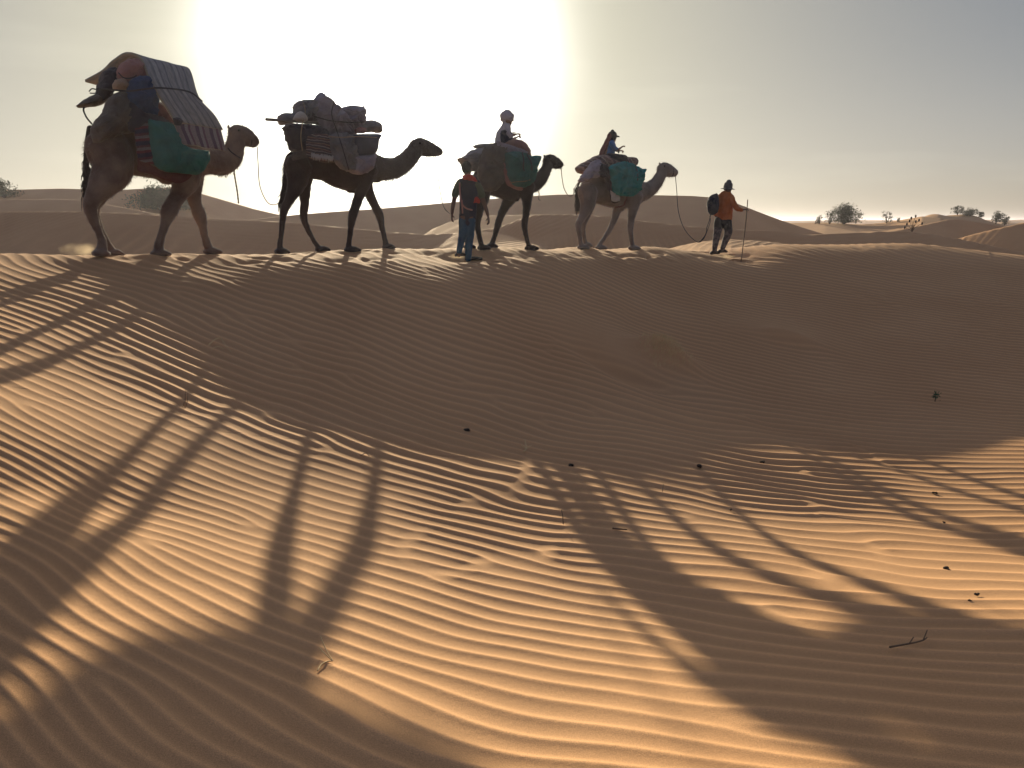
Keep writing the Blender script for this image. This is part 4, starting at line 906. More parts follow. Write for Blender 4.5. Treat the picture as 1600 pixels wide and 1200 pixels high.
# ---- the man walking behind the third camel
c = standing(733, 409, 13.75, 62); fr = Fr(c, 680, 160, 4.4455)
base = c['o'].copy(); base.z = gz(base.x, base.y)
tw = root('person', base, 'person seen from behind in dark vest, blue jeans and red scarf walking behind third camel', 'person', 'people travelling with the camels')
bm = bmesh.new(); hc = fr(222, 462, 0)
face(bm, hc, c['face'], UP, .98)
for ch in ([(222, 490, 20, 0, 1), (224, 545, 24, 0, 1)], [(228, 548, 48, 0, .55), (230, 620, 58, 0, .5), (228, 720, 50, 0, .55), (225, 800, 56, 0, .55)],
           [(168, 560, 24, 0, 1), (150, 605, 21, .0, 1), (133, 670, 16, .02, 1), (122, 730, 14, .03, 1), (117, 768, 10.5, .04, 1)],
           [(288, 562, 24, 0, 1), (310, 610, 21, -.02, 1), (333, 680, 16, -.04, 1), (352, 735, 14, -.05, 1), (366, 785, 10.5, -.06, 1)],
           [(202, 800, 36, 0, 1), (194, 890, 26, .03, 1), (178, 975, 18, .06, 1), (166, 1040, 13, .08, 1), (164, 1062, 13, .08, 1)], [(242, 800, 36, 0, 1), (238, 900, 31, 0, 1), (232, 1000, 23, 0, 1), (229, 1085, 15, 0, 1), (230, 1100, 14, 0, 1)]):
    chain(bm, fr, ch, 0.0, ch[0][4], seg=12, sub=4)
hand(bm, fr(116, 772, .04), (-.05, 0, -1), (.8, .3, 0), 1.0, .55, 1); hand(bm, fr(368, 792, -.06), (.12, 0, -1), (-.8, .3, 0), 1.0, .7, -1)
put('body', fuse(bm, .0075, 2, .001, 20), M['skin_dark'], tw); eyes_of(tw, hc, c['face'], UP)
bm = bmesh.new(); ellipsoid(bm, hc-c['face']*.018+UP*.022, (.103, .088, .112), (c['face'], c['face'].cross(UP), UP), 14); put('hair', fuse(bm, .012, 1, .008, 40), M['black_hair'], tw)
garment('vest', fr, [[(228, 552, 58, 0, .62), (230, 600, 68, 0, .6), (230, 690, 62, 0, .62), (226, 780, 60, 0, .62), (222, 835, 60, 0, .62)], [(178, 560, 30, 0, 1), (228, 552, 34, 0, 1), (284, 562, 30, 0, 1)]], M['navy'], tw)
for sd in (-1, 1):
    garment('sleeve', fr, [[(175, 562, 31, 0, 1), (153, 602, 28, 0, 1), (139, 640, 27, .01, 1)]] if sd < 0 else [[(282, 564, 31, 0, 1), (308, 605, 28, -.02, 1), (322, 645, 26, -.03, 1)]], M['olive'], tw)
garment('jeans', fr, [[(222, 800, 58, 0, .6), (222, 830, 56, 0, .6)], [(198, 815, 36, 0, 1), (194, 890, 31, .03, 1), (178, 975, 24, .06, 1), (166, 1035, 20, .08, 1)], [(244, 815, 38, 0, 1), (240, 900, 33, 0, 1), (233, 1000, 27, 0, 1), (229, 1088, 22, 0, 1)]], M['jeans'], tw)
g0 = fr(228, 1108, .0)
for (a, b, lt, hy) in ((218, 300, .0, 1112), (146, 190, .08, 1072)):
    p, q = fr(a, hy, lt), fr(b, hy+2, lt); q = p+(q-p).normalized()*max((q-p).length, .12)+c['face']*.12*Vector((0, 1, 0)).dot(c['face'])
    bm = bmesh.new(); z0 = gz(p.x, p.y) if a > 200 else p.z; p.z = q.z = max(z0, p.z-.05)+.03; tube(bm, [p, (p+q)/2+UP*.012, q], [(.032, .036), (.036, .048), (.024, .042)], c['lat'], 12, 3)
    put('sandal', fuse(bm, .009, 1, .002, 30), M['shoe'], tw)
puff('scarf', fr, [(188, 512), (215, 500), (250, 500), (278, 524), (292, 552), (262, 548), (225, 540), (196, 538)], .05, .22, M['red_bright'], parent=tw, seed=60, wr=.02)
puff('red_cloth', fr, [(266, 700), (272, 668), (285, 655), (300, 662), (313, 688), (304, 702), (285, 696)], .16, .06, M['red_bright'], parent=tw, seed=61)
for pts in ([(170, 560, .19), (172, 620, .2), (185, 700, .2), (215, 735, .2), (258, 748, .17)], [(186, 680, .2), (188, 730, .2), (190, 770, .18)]):
    bm = bmesh.new(); P_ = [fr(*p) for p in pts]; tube(bm, P_, [(.014, .006)]*len(P_), c['lat'], 6, 4); put('bag_strap', bm, M['pink_sack'], tw)

# ---- the leader with staff
c = standing(1123, 400, 18.2, 38); fr = Fr(c, 880, 190, 5.1613)
base = c['o'].copy(); base.z = gz(base.x, base.y)
tl = root('person', base, 'person in orange jacket, brimmed hat and navy backpack walking ahead of all the camels', 'person', 'people travelling with the camels')
bm = bmesh.new(); hc = fr(1330, 543, 0); face(bm, hc, c['face'], UP, .95)
for ch in ([(1328, 560, 19, 0, 1), (1315, 592, 22, 0, 1)], [(1308, 600, 46, 0, .6), (1300, 680, 52, 0, .55), (1298, 780, 48, 0, .6)],
           [(1352, 612, 20, .0, 1), (1370, 655, 17, .05, 1), (1400, 698, 14, .08, 1), (1445, 712, 10, .08, 1)], [(1265, 612, 20, 0, 1), (1238, 680, 16, -.05, 1), (1232, 745, 13, -.08, 1), (1240, 785, 10, -.06, 1)],
           [(1262, 800, 32, 0, 1), (1242, 890, 25, .03, 1), (1228, 975, 18, .05, 1), (1218, 1042, 13, .05, 1)], [(1318, 800, 32, 0, 1), (1330, 890, 25, -.02, 1), (1308, 960, 19, -.05, 1), (1283, 1030, 13, -.05, 1)]):
    chain(bm, fr, ch, 0.0, ch[0][4], seg=12, sub=4)
hand(bm, fr(1452, 711, .085), fr(1480, 706, .085)-fr(1452, 711, .085), (.2, 0, -1), 1.0, 1.5, 1); hand(bm, fr(1241, 790, -.06), (.1, 0, -1), (0, .6, 0), 1, .6, 1)
put('body', fuse(bm, .0085, 2, .001, 20), M['skin_dark'], tl); eyes_of(tl, hc, c['face'], UP, .95)
garment('jacket', fr, [[(1312, 592, 50, 0, .7), (1305, 640, 60, 0, .65), (1302, 710, 62, 0, .65), (1300, 788, 62, 0, .66)], [(1270, 606, 27, 0, 1), (1312, 596, 30, 0, 1), (1350, 608, 27, 0, 1)],
  [(1350, 610, 28, 0, 1), (1372, 655, 26, .05, 1), (1402, 698, 22, .08, 1), (1438, 712, 16, .08, 1)], [(1268, 612, 27, 0, 1), (1240, 680, 24, -.05, 1), (1230, 748, 18, -.08, 1)]], M['orange'], tl, amp=.009)
garment('shorts', fr, [[(1300, 778, 60, 0, .66), (1290, 815, 60, 0, .66)], [(1258, 800, 40, 0, 1), (1250, 850, 37, .01, 1)], [(1318, 800, 40, 0, 1), (1326, 850, 36, 0, 1)]], M['black_cloth'], tl)
garment('trousers', fr, [[(1254, 820, 37, 0, 1), (1243, 895, 32, .03, 1), (1228, 975, 25, .05, 1), (1220, 1035, 19, .05, 1)], [(1320, 820, 37, 0, 1), (1331, 890, 32, -.02, 1), (1308, 960, 26, -.05, 1), (1285, 1022, 19, -.05, 1)]], M['camo'], tl)
for (x, y, lt) in ((1212, 1060, .05), (1275, 1047, -.05)):
    p = fr(x-10, y, lt); q = p+c['face']*.24; bm = bmesh.new(); g = gz(p.x, p.y)
    p.z = max(p.z, g+.035); q.z = p.z-.01; tube(bm, [p-c['face']*.03, (p+q)/2+UP*.022, q], [(.045, .04), (.048, .048), (.028, .042)], c['face'].cross(UP), 12, 3)
    put('shoe', fuse(bm, .01, 1, .002, 30), M['shoe'], tl)
bm = bmesh.new(); tc_ = fr(1331, 517, 0); nrm_ = (UP + c['dir']*.12).normalized()
tube(bm, [tc_-nrm_*.045, tc_, tc_+nrm_*.055, tc_+nrm_*.075], [.104, .103, .092, .066], c['lat'], 18, 3)
rb = []
tube(bm, [tc_-nrm_*.062, tc_-nrm_*.045], [.105, .105], c['lat'], 20, 1, cap=False)
ax = c['face']; sd = ax.cross(nrm_)
vs = [[bm.verts.new(tc_-nrm_*(.05+dz)+ (ax*math.cos(a)+sd*math.sin(a))*rr_) for a in (2*math.pi*k/28 for k in range(28))] for rr_, dz in ((.09, 0), (.165, .022), (.165, .030), (.09, .012))]
for a_, b_ in zip(vs, vs[1:]+vs[:1]):
    for k in range(28): bm.faces.new((a_[k], a_[(k+1) % 28], b_[(k+1) % 28], b_[k]))
put('hat', bm, M['hatm'], tl)
bk = puff('backpack', fr, [(1218, 582), (1240, 578), (1254, 610), (1256, 680), (1246, 728), (1215, 752), (1182, 748), (1162, 712), (1158, 665), (1166, 622), (1190, 594)], .17, .30, M['black_cloth'],
     'navy backpack worn by the leader in the orange jacket', 'backpack', seed=62, wr=.012)
bk.data.materials[0] = M['navy']
rope('hanging_strap', [fr(1190, 745, .18), fr(1178, 800, .2), fr(1160, 850, .2), fr(1150, 905, .2), fr(1120, 950, .2), fr(1095, 972, .2)], .010, M['rope_dark'], 'loose straps trailing from the leader backpack', 'strap')
sp0 = fr(1488, 632, .09); sp1 = fr(1434, 1135, .09); sp1.z = gz(sp1.x, sp1.y)-.02
bm = bmesh.new(); tube(bm, [sp0, sp0*.6+sp1*.4+Vector((.012, 0, 0)), sp1], [.011, .013, .010], c['lat'], 8, 6); st = put('walking_staff', bm, M['stick']); tag(st, 'thin wooden walking staff held by the leader in orange', 'staff')

# ---- rider on the third camel
fr = f3; c3 = dict(face=CAMELS[3]['dir'])
tr = root('person', fr(480, 285, 0), 'person in a white headscarf and pale robe riding the third camel', 'person', 'people travelling with the camels')
bm = bmesh.new(); hc = fr(503, 122, 0); fw = CAMELS[3]['dir']; face(bm, hc, fw, UP, .95)
for ch in ([(498, 145, 17, 0, 1), (492, 165, 20, 0, 1)], [(490, 175, 30, 0, .9), (485, 220, 38, 0, .8), (478, 275, 42, 0, .9)], [(500, 178, 16, .14, 1), (512, 225, 14, .2, 1), (535, 258, 12, .18, 1), (555, 248, 9, .14, 1)],
           [(500, 178, 16, -.14, 1), (515, 220, 14, -.2, 1), (540, 225, 12, -.16, 1), (556, 222, 9, -.1, 1)],
           [(485, 280, 28, .1, 1), (560, 285, 26, .25, 1), (610, 300, 22, .33, 1), (640, 350, 19, .33, 1), (655, 400, 15, .34, 1)], [(485, 280, 28, -.1, 1), (560, 285, 26, -.3, 1), (600, 300, 22, -.45, 1), (625, 360, 19, -.5, 1)]):
    chain(bm, fr, ch, 0.0, ch[0][4], seg=12, sub=4)
hand(bm, fr(555, 248, .14), fw*1+UP*.45, -UP, .95, 1.0, 1); hand(bm, fr(555, 222, -.1), fw*1+UP*.2, -UP, .95, 1.3, -1)
put('body', fuse(bm, .008, 2, .001, 20), M['skin'], tr); eyes_of(tr, hc, fw, UP, .95)
garment('robe', fr, [[(496, 165, 30, 0, .95), (490, 190, 40, 0, .9), (478, 235, 47, 0, .8), (470, 285, 52, 0, .85)], [(490, 172, 22, -.14, 1), (494, 168, 26, 0, 1), (494, 174, 22, .14, 1)], [(480, 170, 20, 0, 1.3), (452, 215, 22, 0, 1.6), (438, 275, 20, 0, 1.8)],
   [(496, 178, 22, .15, 1), (508, 222, 20, .2, 1), (528, 250, 17, .19, 1)], [(496, 178, 22, -.15, 1), (510, 218, 20, -.2, 1), (530, 226, 16, -.17, 1)]], M['white_robe'], tr, amp=.012)
puff('vest_front', fr, [(456, 196), (490, 188), (525, 196), (534, 240), (530, 275), (490, 284), (458, 270)], .17, .12, M['navy'], parent=tr, seed=63)
garment('trousers', fr, [[(480, 285, 33, .1, 1), (560, 288, 31, .25, 1), (612, 300, 27, .33, 1), (642, 352, 23, .33, 1), (652, 385, 20, .34, 1)], [(480, 285, 33, -.1, 1), (560, 288, 31, -.3, 1), (600, 302, 27, -.45, 1), (625, 355, 22, -.5, 1)]], M['tan_trouser'], tr)
bm = bmesh.new(); sd = fw.cross(UP)
for k, (dz, rr_) in enumerate(((.035, .112), (.065, .118), (.095, .100), (.015, .108))):
    ring = [hc+UP*(dz+.016*math.sin(a*2+k))-fw*.012+(fw*math.cos(a)*1.08+sd*math.sin(a)*.95)*rr_*.92 for a in (2*math.pi*i/14 for i in range(15))]
    tube(bm, ring, [.032]*15, UP, 8, 1, cap=False)
ellipsoid(bm, hc+UP*.075-fw*.01, (.118, .105, .115), (fw, sd, UP), 12); chain(bm, fr, [(486, 120, 18, 0), (484, 148, 20, 0), (490, 172, 32, 0)], 0, .9)
put('headscarf', fuse(bm, .01, 1, .006, 25), M['white_robe'], tr)
bm = bmesh.new(); a, b = fr(538, 209, -.08), fr(574, 205, -.08); tube(bm, [a, b], [(.008, .035)]*2, CAMELS[3]['lat'], 8, 1); tag(put('phone', bm, M['steel']), 'dark phone held out by the rider in the white headscarf', 'phone')

# ---- rider on the pale camel
fr = f4; fw = CAMELS[4]['dir']; sd = fw.cross(UP)
ts = root('person', fr(370, 285, 0), 'person in dark cap, maroon shawl and bright blue shirt riding the pale camel', 'person', 'people travelling with the camels')
bm = bmesh.new(); hc = fr(396, 128, 0); face(bm, hc, fw, UP, .95)
for ch in ([(388, 145, 16, 0, 1), (382, 168, 19, 0, 1)], [(380, 175, 28, 0, .95), (368, 225, 36, 0, .85), (358, 280, 40, 0, .9)], [(395, 180, 15, .13, 1), (415, 212, 13, .18, 1), (440, 225, 11, .15, 1), (460, 215, 8.5, .1, 1)],
           [(395, 180, 15, -.13, 1), (412, 220, 13, -.18, 1), (438, 235, 11, -.14, 1), (450, 235, 8.5, -.05, 1)],
           [(365, 285, 28, .1, 1), (440, 290, 25, .27, 1), (500, 312, 20, .36, 1), (520, 360, 17, .38, 1)], [(365, 285, 28, -.1, 1), (440, 290, 25, -.3, 1), (500, 305, 20, -.42, 1), (520, 360, 17, -.5, 1)]):
    chain(bm, fr, ch, 0.0, ch[0][4], seg=12, sub=4)
hand(bm, fr(460, 215, .1), fw+UP*.7, -UP, .95, .9, 1); hand(bm, fr(450, 236, -.05), fw+UP*.1, -UP, .95, 1.2, -1)
put('body', fuse(bm, .0085, 2, .001, 20), M['skin'], ts); eyes_of(ts, hc, fw, UP, .95)
garment('shirt', fr, [[(388, 166, 28, 0, 1), (384, 196, 40, 0, 1.1), (374, 240, 43, 0, 1.1), (366, 288, 46, 0, 1.1)], [(388, 176, 20, -.13, 1), (386, 172, 22, 0, 1), (390, 178, 20, .13, 1)], [(392, 180, 20, .14, 1), (414, 212, 17, .18, 1), (428, 220, 15, .17, 1)], [(392, 180, 20, -.14, 1), (412, 218, 17, -.18, 1), (426, 228, 15, -.16, 1)]], M['blue_shirt'], ts, amp=.008)
garment('trousers', fr, [[(362, 288, 33, .1, 1), (440, 292, 30, .27, 1), (500, 314, 24, .36, 1), (518, 350, 21, .38, 1)], [(362, 288, 33, -.1, 1), (440, 292, 30, -.3, 1), (500, 308, 24, -.42, 1), (518, 350, 21, -.5, 1)]], M['black_cloth'], ts)
garment('shawl', fr, [[(374, 112, 18, 0, 1.4), (362, 148, 20, 0, 1.2), (340, 195, 20, 0, 1.3), (316, 245, 19, 0, 1.5), (302, 278, 16, 0, 1.6)]], M['maroon'], ts, amp=.01)
bm = bmesh.new(); cc = hc+UP*.045; tube(bm, [cc-UP*.03, cc+UP*.03, cc+UP*.07, cc+UP*.082], [.103, .100, .075, .045], fw, 16, 3)
cap_o = put('cap', fuse(bm, .01, 1, .001, 20), M['maroon'], ts); cap_o.data.materials[0] = M['black_cloth']
bm = bmesh.new(); vp = cc+fw*.09+UP*(-.005); tube(bm, [vp, vp+fw*.05-UP*.008, vp+fw*.085-UP*.022], [(.006, .075), (.006, .068), (.005, .045)], sd, 12, 3); put('visor', bm, M['black_cloth'], cap_o)
bm = bmesh.new(); a, b = fr(447, 232, .02), fr(447, 252, .02); tube(bm, [a, b], [(.010, .03)]*2, CAMELS[4]['lat'], 8, 1); tag(put('phone', bm, M['steel']), 'small dark camera held by the rider in the dark cap', 'camera')

# ------------------------------------------------------------------ plants
def leaf_mat(name, c1, c2):
    m = mat(name, c1, .8, col2=c2, scale=2.5); b = m.node_tree.nodes['Principled BSDF']; b.inputs['Subsurface Weight'].default_value = 0
    return m
M['leaf'] = leaf_mat('desert_shrub_leaf', (.075, .095, .045), (.045, .06, .03)); M['leaf_pale'] = leaf_mat('pale_shrub_leaf', (.10, .135, .07), (.06, .085, .045))
M['bark'] = mat('shrub_bark', (.10, .075, .05), .9); M['straw'] = mat('dry_straw', (.78, .58, .30), .85); M['dung'] = mat('dark_dropping', (.035, .026, .022), .9, bump=.5, bscale=200)
M['green_leaf'] = leaf_mat('small_green_leaf', (.03, .10, .04), (.02, .06, .03))
def hitf(px, py, t0=32, t1=160):
    x, y, z = ray(px, py); ts = np.linspace(t0, t1, 9000)/y; d = z*ts-base_z(x*ts, y*ts); i = int(np.argmax(d < 0)); t = ts[max(i, 0)]
    return Vector((x*t, y*t, float(base_z(np.array([x*t]), np.array([y*t]))[0])))
def bush(px, py, D, w, h, n, leafm, label, ls=.10, seed=0, stems=9, cluster=16, group='desert shrubs on the far dunes', leaf=True, spread=1.0):
    rs = random.Random(seed+100)
    b = world_pt(px, py, D) if D else hitf(px, py)
    b.z = gz(b.x, b.y); t = root('desert_shrub', b, label, 'shrub', group)
    bm = bmesh.new(); tips = []
    for s in range(stems):
        a = rs.uniform(0, 2*math.pi); q = rs.uniform(.1, .85)*spread; e = b+Vector((math.cos(a)*q*w/2, math.sin(a)*q*w/2*.8, h*rs.uniform(.55, 1.0)*(1-.45*q*q)))
        m_ = b+(e-b)*.5+Vector((rs.uniform(-.1, .1), rs.uniform(-.1, .1), .08))*h
        tube(bm, [b-UP*.1, m_, e], [h*.022, h*.014, h*.005], Vector((0, 1, 0)), 5, 3, cap=False); tips.append(e); tips.append(m_*.4+e*.6)
        for _ in range(3):
            e2 = e+Vector((rs.uniform(-.3, .3)*w*.5, rs.uniform(-.3, .3)*w*.4, rs.uniform(-.12, .12)*h)); tube(bm, [m_*.3+e*.7, e2], [h*.008, h*.003], Vector((0, 1, 0)), 4, 1, cap=False); tips.append(e2)
    put('branches', bm, M['bark'], t)
    cl = [(rs.choice(tips)+Vector((rs.gauss(0, .07)*w, rs.gauss(0, .07)*w, rs.gauss(0, .05)*h)), rs.uniform(.05, .13)*w) for _ in range(cluster*2)]
    vs, fs = [], []
    for _ in range(n):
        p, r_ = rs.choice(cl); d = Vector((rs.gauss(0, 1), rs.gauss(0, 1), rs.gauss(0, .8)))
        p = p+d*r_*.7; p.z = b.z+(p.z-b.z)*(rs.uniform(.15, 1) if rs.random() < .55 else 1); p.z = max(p.z, b.z+.01)
        u = Vector((rs.gauss(0, 1), rs.gauss(0, 1), rs.gauss(0, 1))).normalized(); v = u.orthogonal().normalized(); s = ls*rs.uniform(.5, 1.2); k = len(vs)
        vs += [p-u*s, p+v*s*.35, p+u*s, p-v*s*.35]; fs.append((k, k+1, k+2, k+3))
    off = wloc(t); mesh_obj('foliage', [v-off for v in vs], fs, leafm, t, smooth=False)
    return t
def gz0(b): return b.z
bush(1318, 350, 0, 3.38, 1.38, 3900, M['leaf'], 'widest dark green shrub on the skyline right of the leader', .09, 1, 14, 22)
bush(1337, 349, 0, 1.22, 1.74, 450, M['leaf'], 'tall thin twiggy shrub at the right edge of the widest one', .07, 2, 7, 8)
bush(1296, 350, 0, 1.08, 1.20, 390, M['leaf'], 'feathery shrub at the left edge of the widest skyline shrub', .07, 3, 7, 8)
bush(1273, 350, 0, 0.68, 0.66, 210, M['leaf'], 'tiny shrub left of the widest skyline shrub', .06, 4, 5, 5)
bush(1280, 350, 0, 0.47, 0.78, 165, M['leaf'], 'tiny upright shrub just left of the feathery one', .06, 41, 5, 5)
bush(1385, 349, 0, 0.94, 0.90, 330, M['leaf'], 'small open shrub between the widest shrub and the hill on the right', .07, 5, 6, 7)
bush(1403, 347, 0, 0.47, 0.42, 120, M['leaf'], 'lowest little shrub beside the small open shrub', .06, 6, 4, 4)
bush(1496, 335, 0, 1.36, 0.95, 630, M['leaf'], 'left and tallest shrub on the far right hill', .10, 7, 8, 9)
bush(1516, 337, 0, 2.14, 0.69, 1350, M['leaf'], 'low dark shrub spread along the top of the far right hill', .10, 8, 9, 12)
bush(1533, 340, 0, 0.97, 0.69, 525, M['leaf'], 'shrub halfway down the far right hill', .10, 9, 6, 8)
bush(1556, 348, 0, 1.84, 1.30, 1200, M['leaf'], 'round shrub low on the right slope of the far hill', .10, 10, 9, 10)
bush(1569, 352, 0, 1.17, 0.86, 600, M['leaf'], 'last shrub at the foot of the far right hill', .10, 11, 6, 8)
bush(8, 309, 0, 2.70, 1.32, 2250, M['leaf_pale'], 'pale green shrub at the left edge on the far dune', .09, 12, 10, 14)
bush(258, 328, 0, 4.3, 1.45, 7000, M['leaf_pale'], 'large pale green shrub seen behind the legs of the rear camel', .11, 13, 14, 26)
# seed-head plant on the slope below the right hill
b = hitf(1425, 364, 30, 90); t = root('dry_plant', b, 'leafless plant with dark seed heads on the slope below the far right hill', 'plant'); k_ = b.y/F
bm = bmesh.new(); heads = []
for dx, dy in ((-10, 13), (-7, 18), (-3, 22), (1, 25), (4, 17), (8, 19), (12, 14), (-12, 8)):
    e = b+Vector((dx*k_, random.uniform(-.1, .1), dy*k_)); tube(bm, [b, b+Vector((dx*.3*k_, 0, dy*.55*k_)), e], [.012, .009, .006], Vector((0, 1, 0)), 5, 2, cap=False); heads.append(e)
put('stems', bm, M['bark'], t)
bm = bmesh.new()
for e in heads: ellipsoid(bm, e, (.035, .035, .06), seg=7)
put('seed_heads', bm, M['dung'], t)

# ------------------------------------------------------------------ small things lying on the sand
def gs(x, y):
    z = gz(x, y)
    for (mx, my, rx, ry, rot, h, kl) in MOUNDS:
        if abs(h) < .045: continue
        dx, dy = x-mx, y-my; c_, s_ = math.cos(rot), math.sin(rot); z += h*math.exp(-((dx*c_+dy*s_)/rx)**2-((-dx*s_+dy*c_)/ry)**2) if rx > .3 else 0
    return z
def gp(px, py):
    x, y = hit(px, py); return Vector((x, y, gs(x, y)))
GR = 'dark droppings scattered on the sand'
spots = [((730, 673), 1.5, 'dark dropping alone in the shade below the second camel'), ((893, 728), 1.3, 'dark dropping at the tip of the shaded tongue of sand'), ((1091, 730), 1.7, 'dark dropping beside the thin leg shadow right of centre'),
         ((1191, 723), 1.1, 'small dark dropping near the top edge of the sunlit sand'), ((1460, 771), 1.0, 'small dark dropping among fine ripples at the right'), ((1478, 890), 1.6, 'largest dark lump on the sunlit sand at the right'),
         ((1525, 929), 1.2, 'dark lump below and right of the largest one'), ((1475, 817), .6, 'tiny dark lump between the small dropping and the largest lump'), ((1142, 797), .5, 'tiny dark speck on the sunlit sand right of the middle'), ((1515, 939), .6, 'flat dark speck by the right hand lump')]
for (p, s, lb) in spots:
    g = gp(*p); bm = bmesh.new(); r_ = s*.0023*g.y+.003
    for k in range(4):
        q = g+Vector((random.uniform(-1, 1)*r_*.9, random.uniform(-1, 1)*r_, r_*.45)); ellipsoid(bm, q, (r_*random.uniform(.5, .8), r_*random.uniform(.5, .8), r_*random.uniform(.4, .6)), seg=8)
    tag(put('dropping', fuse(bm, max(r_*.18, .002), 1, r_*.1, 60), M['dung']), lb, 'dropping', GR)
def twig(name, pts, r, m, label, cat='twig', lift=.012, forks=()):
    bm = bmesh.new(); P_ = [gp(*p[:2])+UP*(lift+(p[2] if len(p) > 2 else 0)) for p in pts]; tube(bm, P_, [r*(1-.5*i/len(P_)) for i in range(len(P_))], UP, 6, 3)
    for f in forks:
        Q = [gp(*p[:2])+UP*(lift+(p[2] if len(p) > 2 else 0)) for p in f]; tube(bm, Q, [r*.7*(1-.5*i/len(Q)) for i in range(len(Q))], UP, 5, 3)
    return tag(put(name, bm, m), label, cat)
twig('stick', [(1390, 1015), (1412, 1011), (1428, 1008), (1442, 1004), (1448, 1000)], .0042, M['stick'], 'dark crooked stick lying in the shadow at lower right', 'stick', forks=[[(1420, 1010), (1426, 1006, .02)], [(1442, 1004), (1447, 998, .03)]])
twig('stick', [(958, 828), (968, 829), (979, 830)], .007, M['stick'], 'short dark stick lying on the sunlit ripples in the middle', 'stick')
twig('dry_grass', [(497, 1052), (502, 1043), (512, 1038), (520, 1037)], .0035, M['straw'], 'bent straw stalk sticking out of the sand in the foreground', 'grass stalk', forks=[[(520, 1037), (510, 1026, .02), (502, 1016, .05)], [(520, 1037), (508, 1031, .015), (500, 1024, .02)]])
twig('dry_grass', [(326, 541), (336, 537, .03), (346, 536, .04), (352, 543, .02), (362, 552, 0)], .004, M['straw'], 'pale straw stalk arching in the shade below the rear camel', 'grass stalk', forks=[[(330, 548), (340, 546, .02), (350, 547)]])
twig('dry_grass', [(818, 708), (822, 703), (820, 697, .05)], .005, M['straw'], 'small pale forked twig in the shaded sand near the centre', 'twig', forks=[[(822, 703), (830, 701, .02)], [(822, 703), (815, 700, .02)]])
twig('dry_grass', [(880, 821), (879, 816, .04), (877, 812, .06)], .004, M['stick'], 'short upright stalk on the sunlit ripples left of the short stick', 'grass stalk')
twig('dry_grass', [(1035, 770), (1036, 766, .04)], .003, M['stick'], 'tiny stalk near the sunlit edge in the middle right', 'grass stalk')
twig('dry_grass', [(564, 714), (572, 712, .01), (577, 715, .0)], .004, M['stick'], 'curled brown leaf at the sunlit edge below the second camel', 'leaf')
for (px, py, h_, lb, n_) in ((286, 636, .16, 'pair of thin grass stalks standing where the rear camel shadow crosses', 3), (1462, 622, .09, 'tiny sprig of dry grass', 0)):
    if n_ == 0: continue
    g = gp(px, py); bm = bmesh.new(); rs = random.Random(px)
    for k in range(n_):
        e = g+Vector((rs.uniform(.0, .06), rs.uniform(-.03, .03), h_*rs.uniform(.7, 1.1))); q = g+Vector((rs.uniform(-.02, .02), 0, 0)); tube(bm, [q-UP*.01, (q+e)/2+Vector((.01, 0, 0)), e], [.0022, .002, .001], UP.orthogonal(), 5, 2, cap=False)
    tag(put('dry_grass', bm, M['stick']), lb, 'grass stalk')
g = gp(1461, 627); t = root('seedling', g, 'tiny dark green seedling alone on the shaded slope at the right', 'seedling')
bm = bmesh.new(); rs = random.Random(3); tube(bm, [g-UP*.02, g+UP*.07], [.006, .005], Vector((1, 0, 0)), 6, 2); put('stem', bm, M['bark'], t)
vs, fs = [], []
for _ in range(160):
    p = Vector((rs.gauss(0, .022), rs.gauss(0, .022), .09+rs.gauss(0, .03))); u = Vector((rs.gauss(0, 1), rs.gauss(0, 1), rs.gauss(0, 1)+.6)).normalized(); v = u.orthogonal().normalized(); k = len(vs)
    vs += [p-u*.013, p+v*.006, p+u*.013, p-v*.006]; fs.append((k, k+1, k+2, k+3))
mesh_obj('leaves', vs, fs, M['green_leaf'], t, smooth=False)
# dry grass clump on the little heap of sand
vs, fs = [], []; g = gp(1036, 566); rs = random.Random(8)
for _ in range(650):
    a = gp(1036, 566) if False else g; x = g.x+rs.gauss(0, .17); y = g.y+rs.gauss(0, .14); z = gs(x, y)-.005
    h_ = rs.uniform(.03, .10); dx, dy = rs.gauss(.03, .04), rs.gauss(0, .03); k = len(vs)
    vs += [Vector((x-.003, y, z)), Vector((x+.003, y, z)), Vector((x+dx, y+dy, z+h_))]; fs.append((k, k+1, k+2))
vs = [v-g for v in vs]; o = mesh_obj('dry_grass_clump', vs, fs, M['straw'], None, smooth=False); o.location = g; tag(o, 'golden dry grass clump on the small heap in the shaded slope', 'grass clump', kind='stuff')

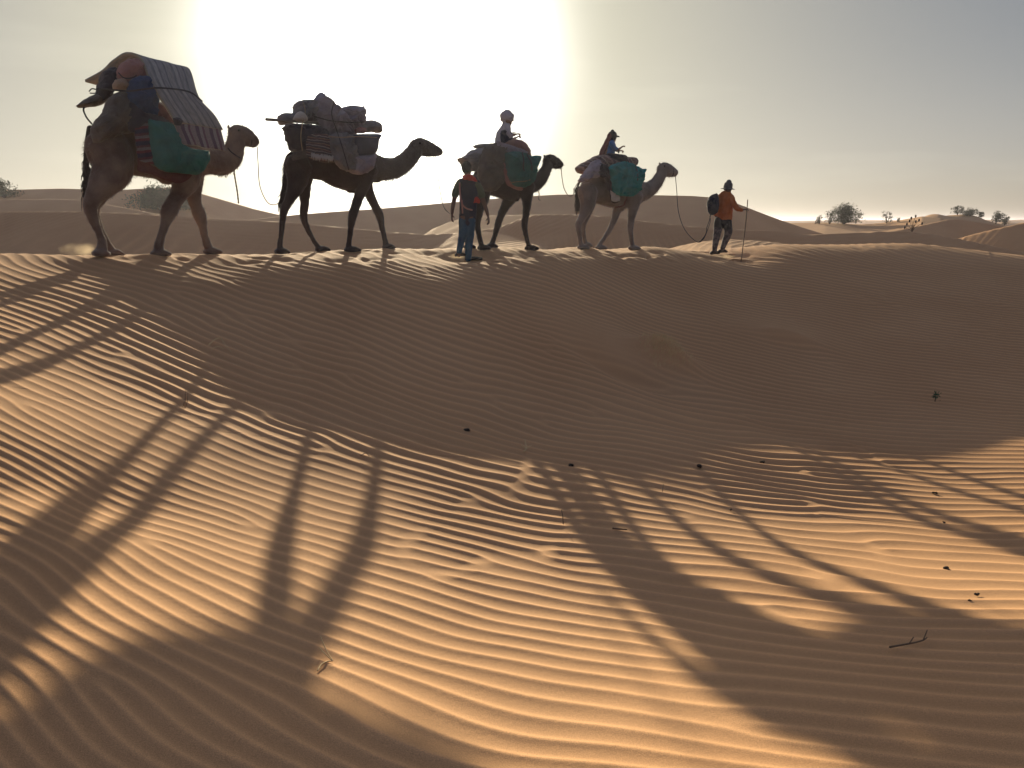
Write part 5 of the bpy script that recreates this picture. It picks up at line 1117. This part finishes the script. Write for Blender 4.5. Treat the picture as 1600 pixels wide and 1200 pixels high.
# ------------------------------------------------------------------ sand kicked up by feet: small drifting clouds of dust
def dust(px, py, Y, rx, rz, dens, label, tilt=0.0):
    p = world_pt(px, py, Y); bm = bmesh.new(); ellipsoid(bm, p, (rx, rx*.5, rz), seg=20)
    m = bpy.data.materials.new('drifting_sand_dust'); m.use_nodes = True; t = m.node_tree; t.nodes.clear(); nn, lk = t.nodes.new, t.links.new
    ou = nn('ShaderNodeOutputMaterial'); v = nn('ShaderNodeVolumePrincipled'); v.inputs['Color'].default_value = (.9, .72, .5, 1); v.inputs['Anisotropy'].default_value = .6
    tc = nn('ShaderNodeTexCoord'); mp_ = nn('ShaderNodeMapping'); lk(tc.outputs['Generated'], mp_.inputs[0]); mp_.inputs['Location'].default_value = (-1, -1, -1); mp_.inputs['Scale'].default_value = (2, 2, 2)
    ln = nn('ShaderNodeVectorMath'); ln.operation = 'LENGTH'; lk(mp_.outputs[0], ln.inputs[0])
    mr = nn('ShaderNodeMapRange'); mr.inputs['From Min'].default_value = 1.0; mr.inputs['From Max'].default_value = .1; mr.inputs['To Max'].default_value = 1; lk(ln.outputs['Value'], mr.inputs['Value'])
    nz = nn('ShaderNodeTexNoise'); nz.inputs['Scale'].default_value = 6; nz.inputs['Detail'].default_value = 4; lk(tc.outputs['Object'], nz.inputs['Vector'])
    m2 = nn('ShaderNodeMath'); m2.operation = 'SUBTRACT'; lk(nz.outputs['Fac'], m2.inputs[0]); m2.inputs[1].default_value = .38; m2.use_clamp = True
    m3 = nn('ShaderNodeMath'); m3.operation = 'MULTIPLY'; lk(m2.outputs[0], m3.inputs[0]); lk(mr.outputs[0], m3.inputs[1])
    m4 = nn('ShaderNodeMath'); m4.operation = 'MULTIPLY'; lk(m3.outputs[0], m4.inputs[0]); m4.inputs[1].default_value = dens; lk(m4.outputs[0], v.inputs['Density'])
    lk(v.outputs[0], ou.inputs['Volume'])
    o = put('kicked_up_sand', bm, m); return tag(o, label, 'dust', kind='stuff')
dust(128, 391, 10.7, .34, .12, 8, 'puff of kicked up sand behind the rear foot of the rear camel')
dust(713, 402, 13.9, .18, .08, 12, 'small puff of sand at the heel of the walking man')
dust(1130, 400, 18.1, .30, .07, 14, 'small puff of sand around the shoes of the leader')
# ------------------------------------------------------------------ dusty air
bm = bmesh.new()
x0, x1, y0, y1, z0, z1 = (-4200, 4200, -60, 6900, -40, 7)
bmesh.ops.create_cube(bm, size=1, matrix=Matrix.Translation(((x0+x1)/2, (y0+y1)/2, (z0+z1)/2)) @ Matrix.Diagonal((x1-x0, y1-y0, z1-z0, 1)))
hm = bpy.data.materials.new('dusty_air'); hm.use_nodes = True; t = hm.node_tree; t.nodes.clear()
ou = t.nodes.new('ShaderNodeOutputMaterial'); v = t.nodes.new('ShaderNodeVolumePrincipled'); v.inputs['Color'].default_value = (.87, .84, .95, 1)
v.inputs['Density'].default_value = 0.0005; v.inputs['Anisotropy'].default_value = .55; t.links.new(v.outputs[0], ou.inputs['Volume'])
me = bpy.data.meshes.new('haze'); bm.to_mesh(me); bm.free(); me.materials.append(hm); ho = link(bpy.data.objects.new('haze', me)); tag(ho, kind='stuff')
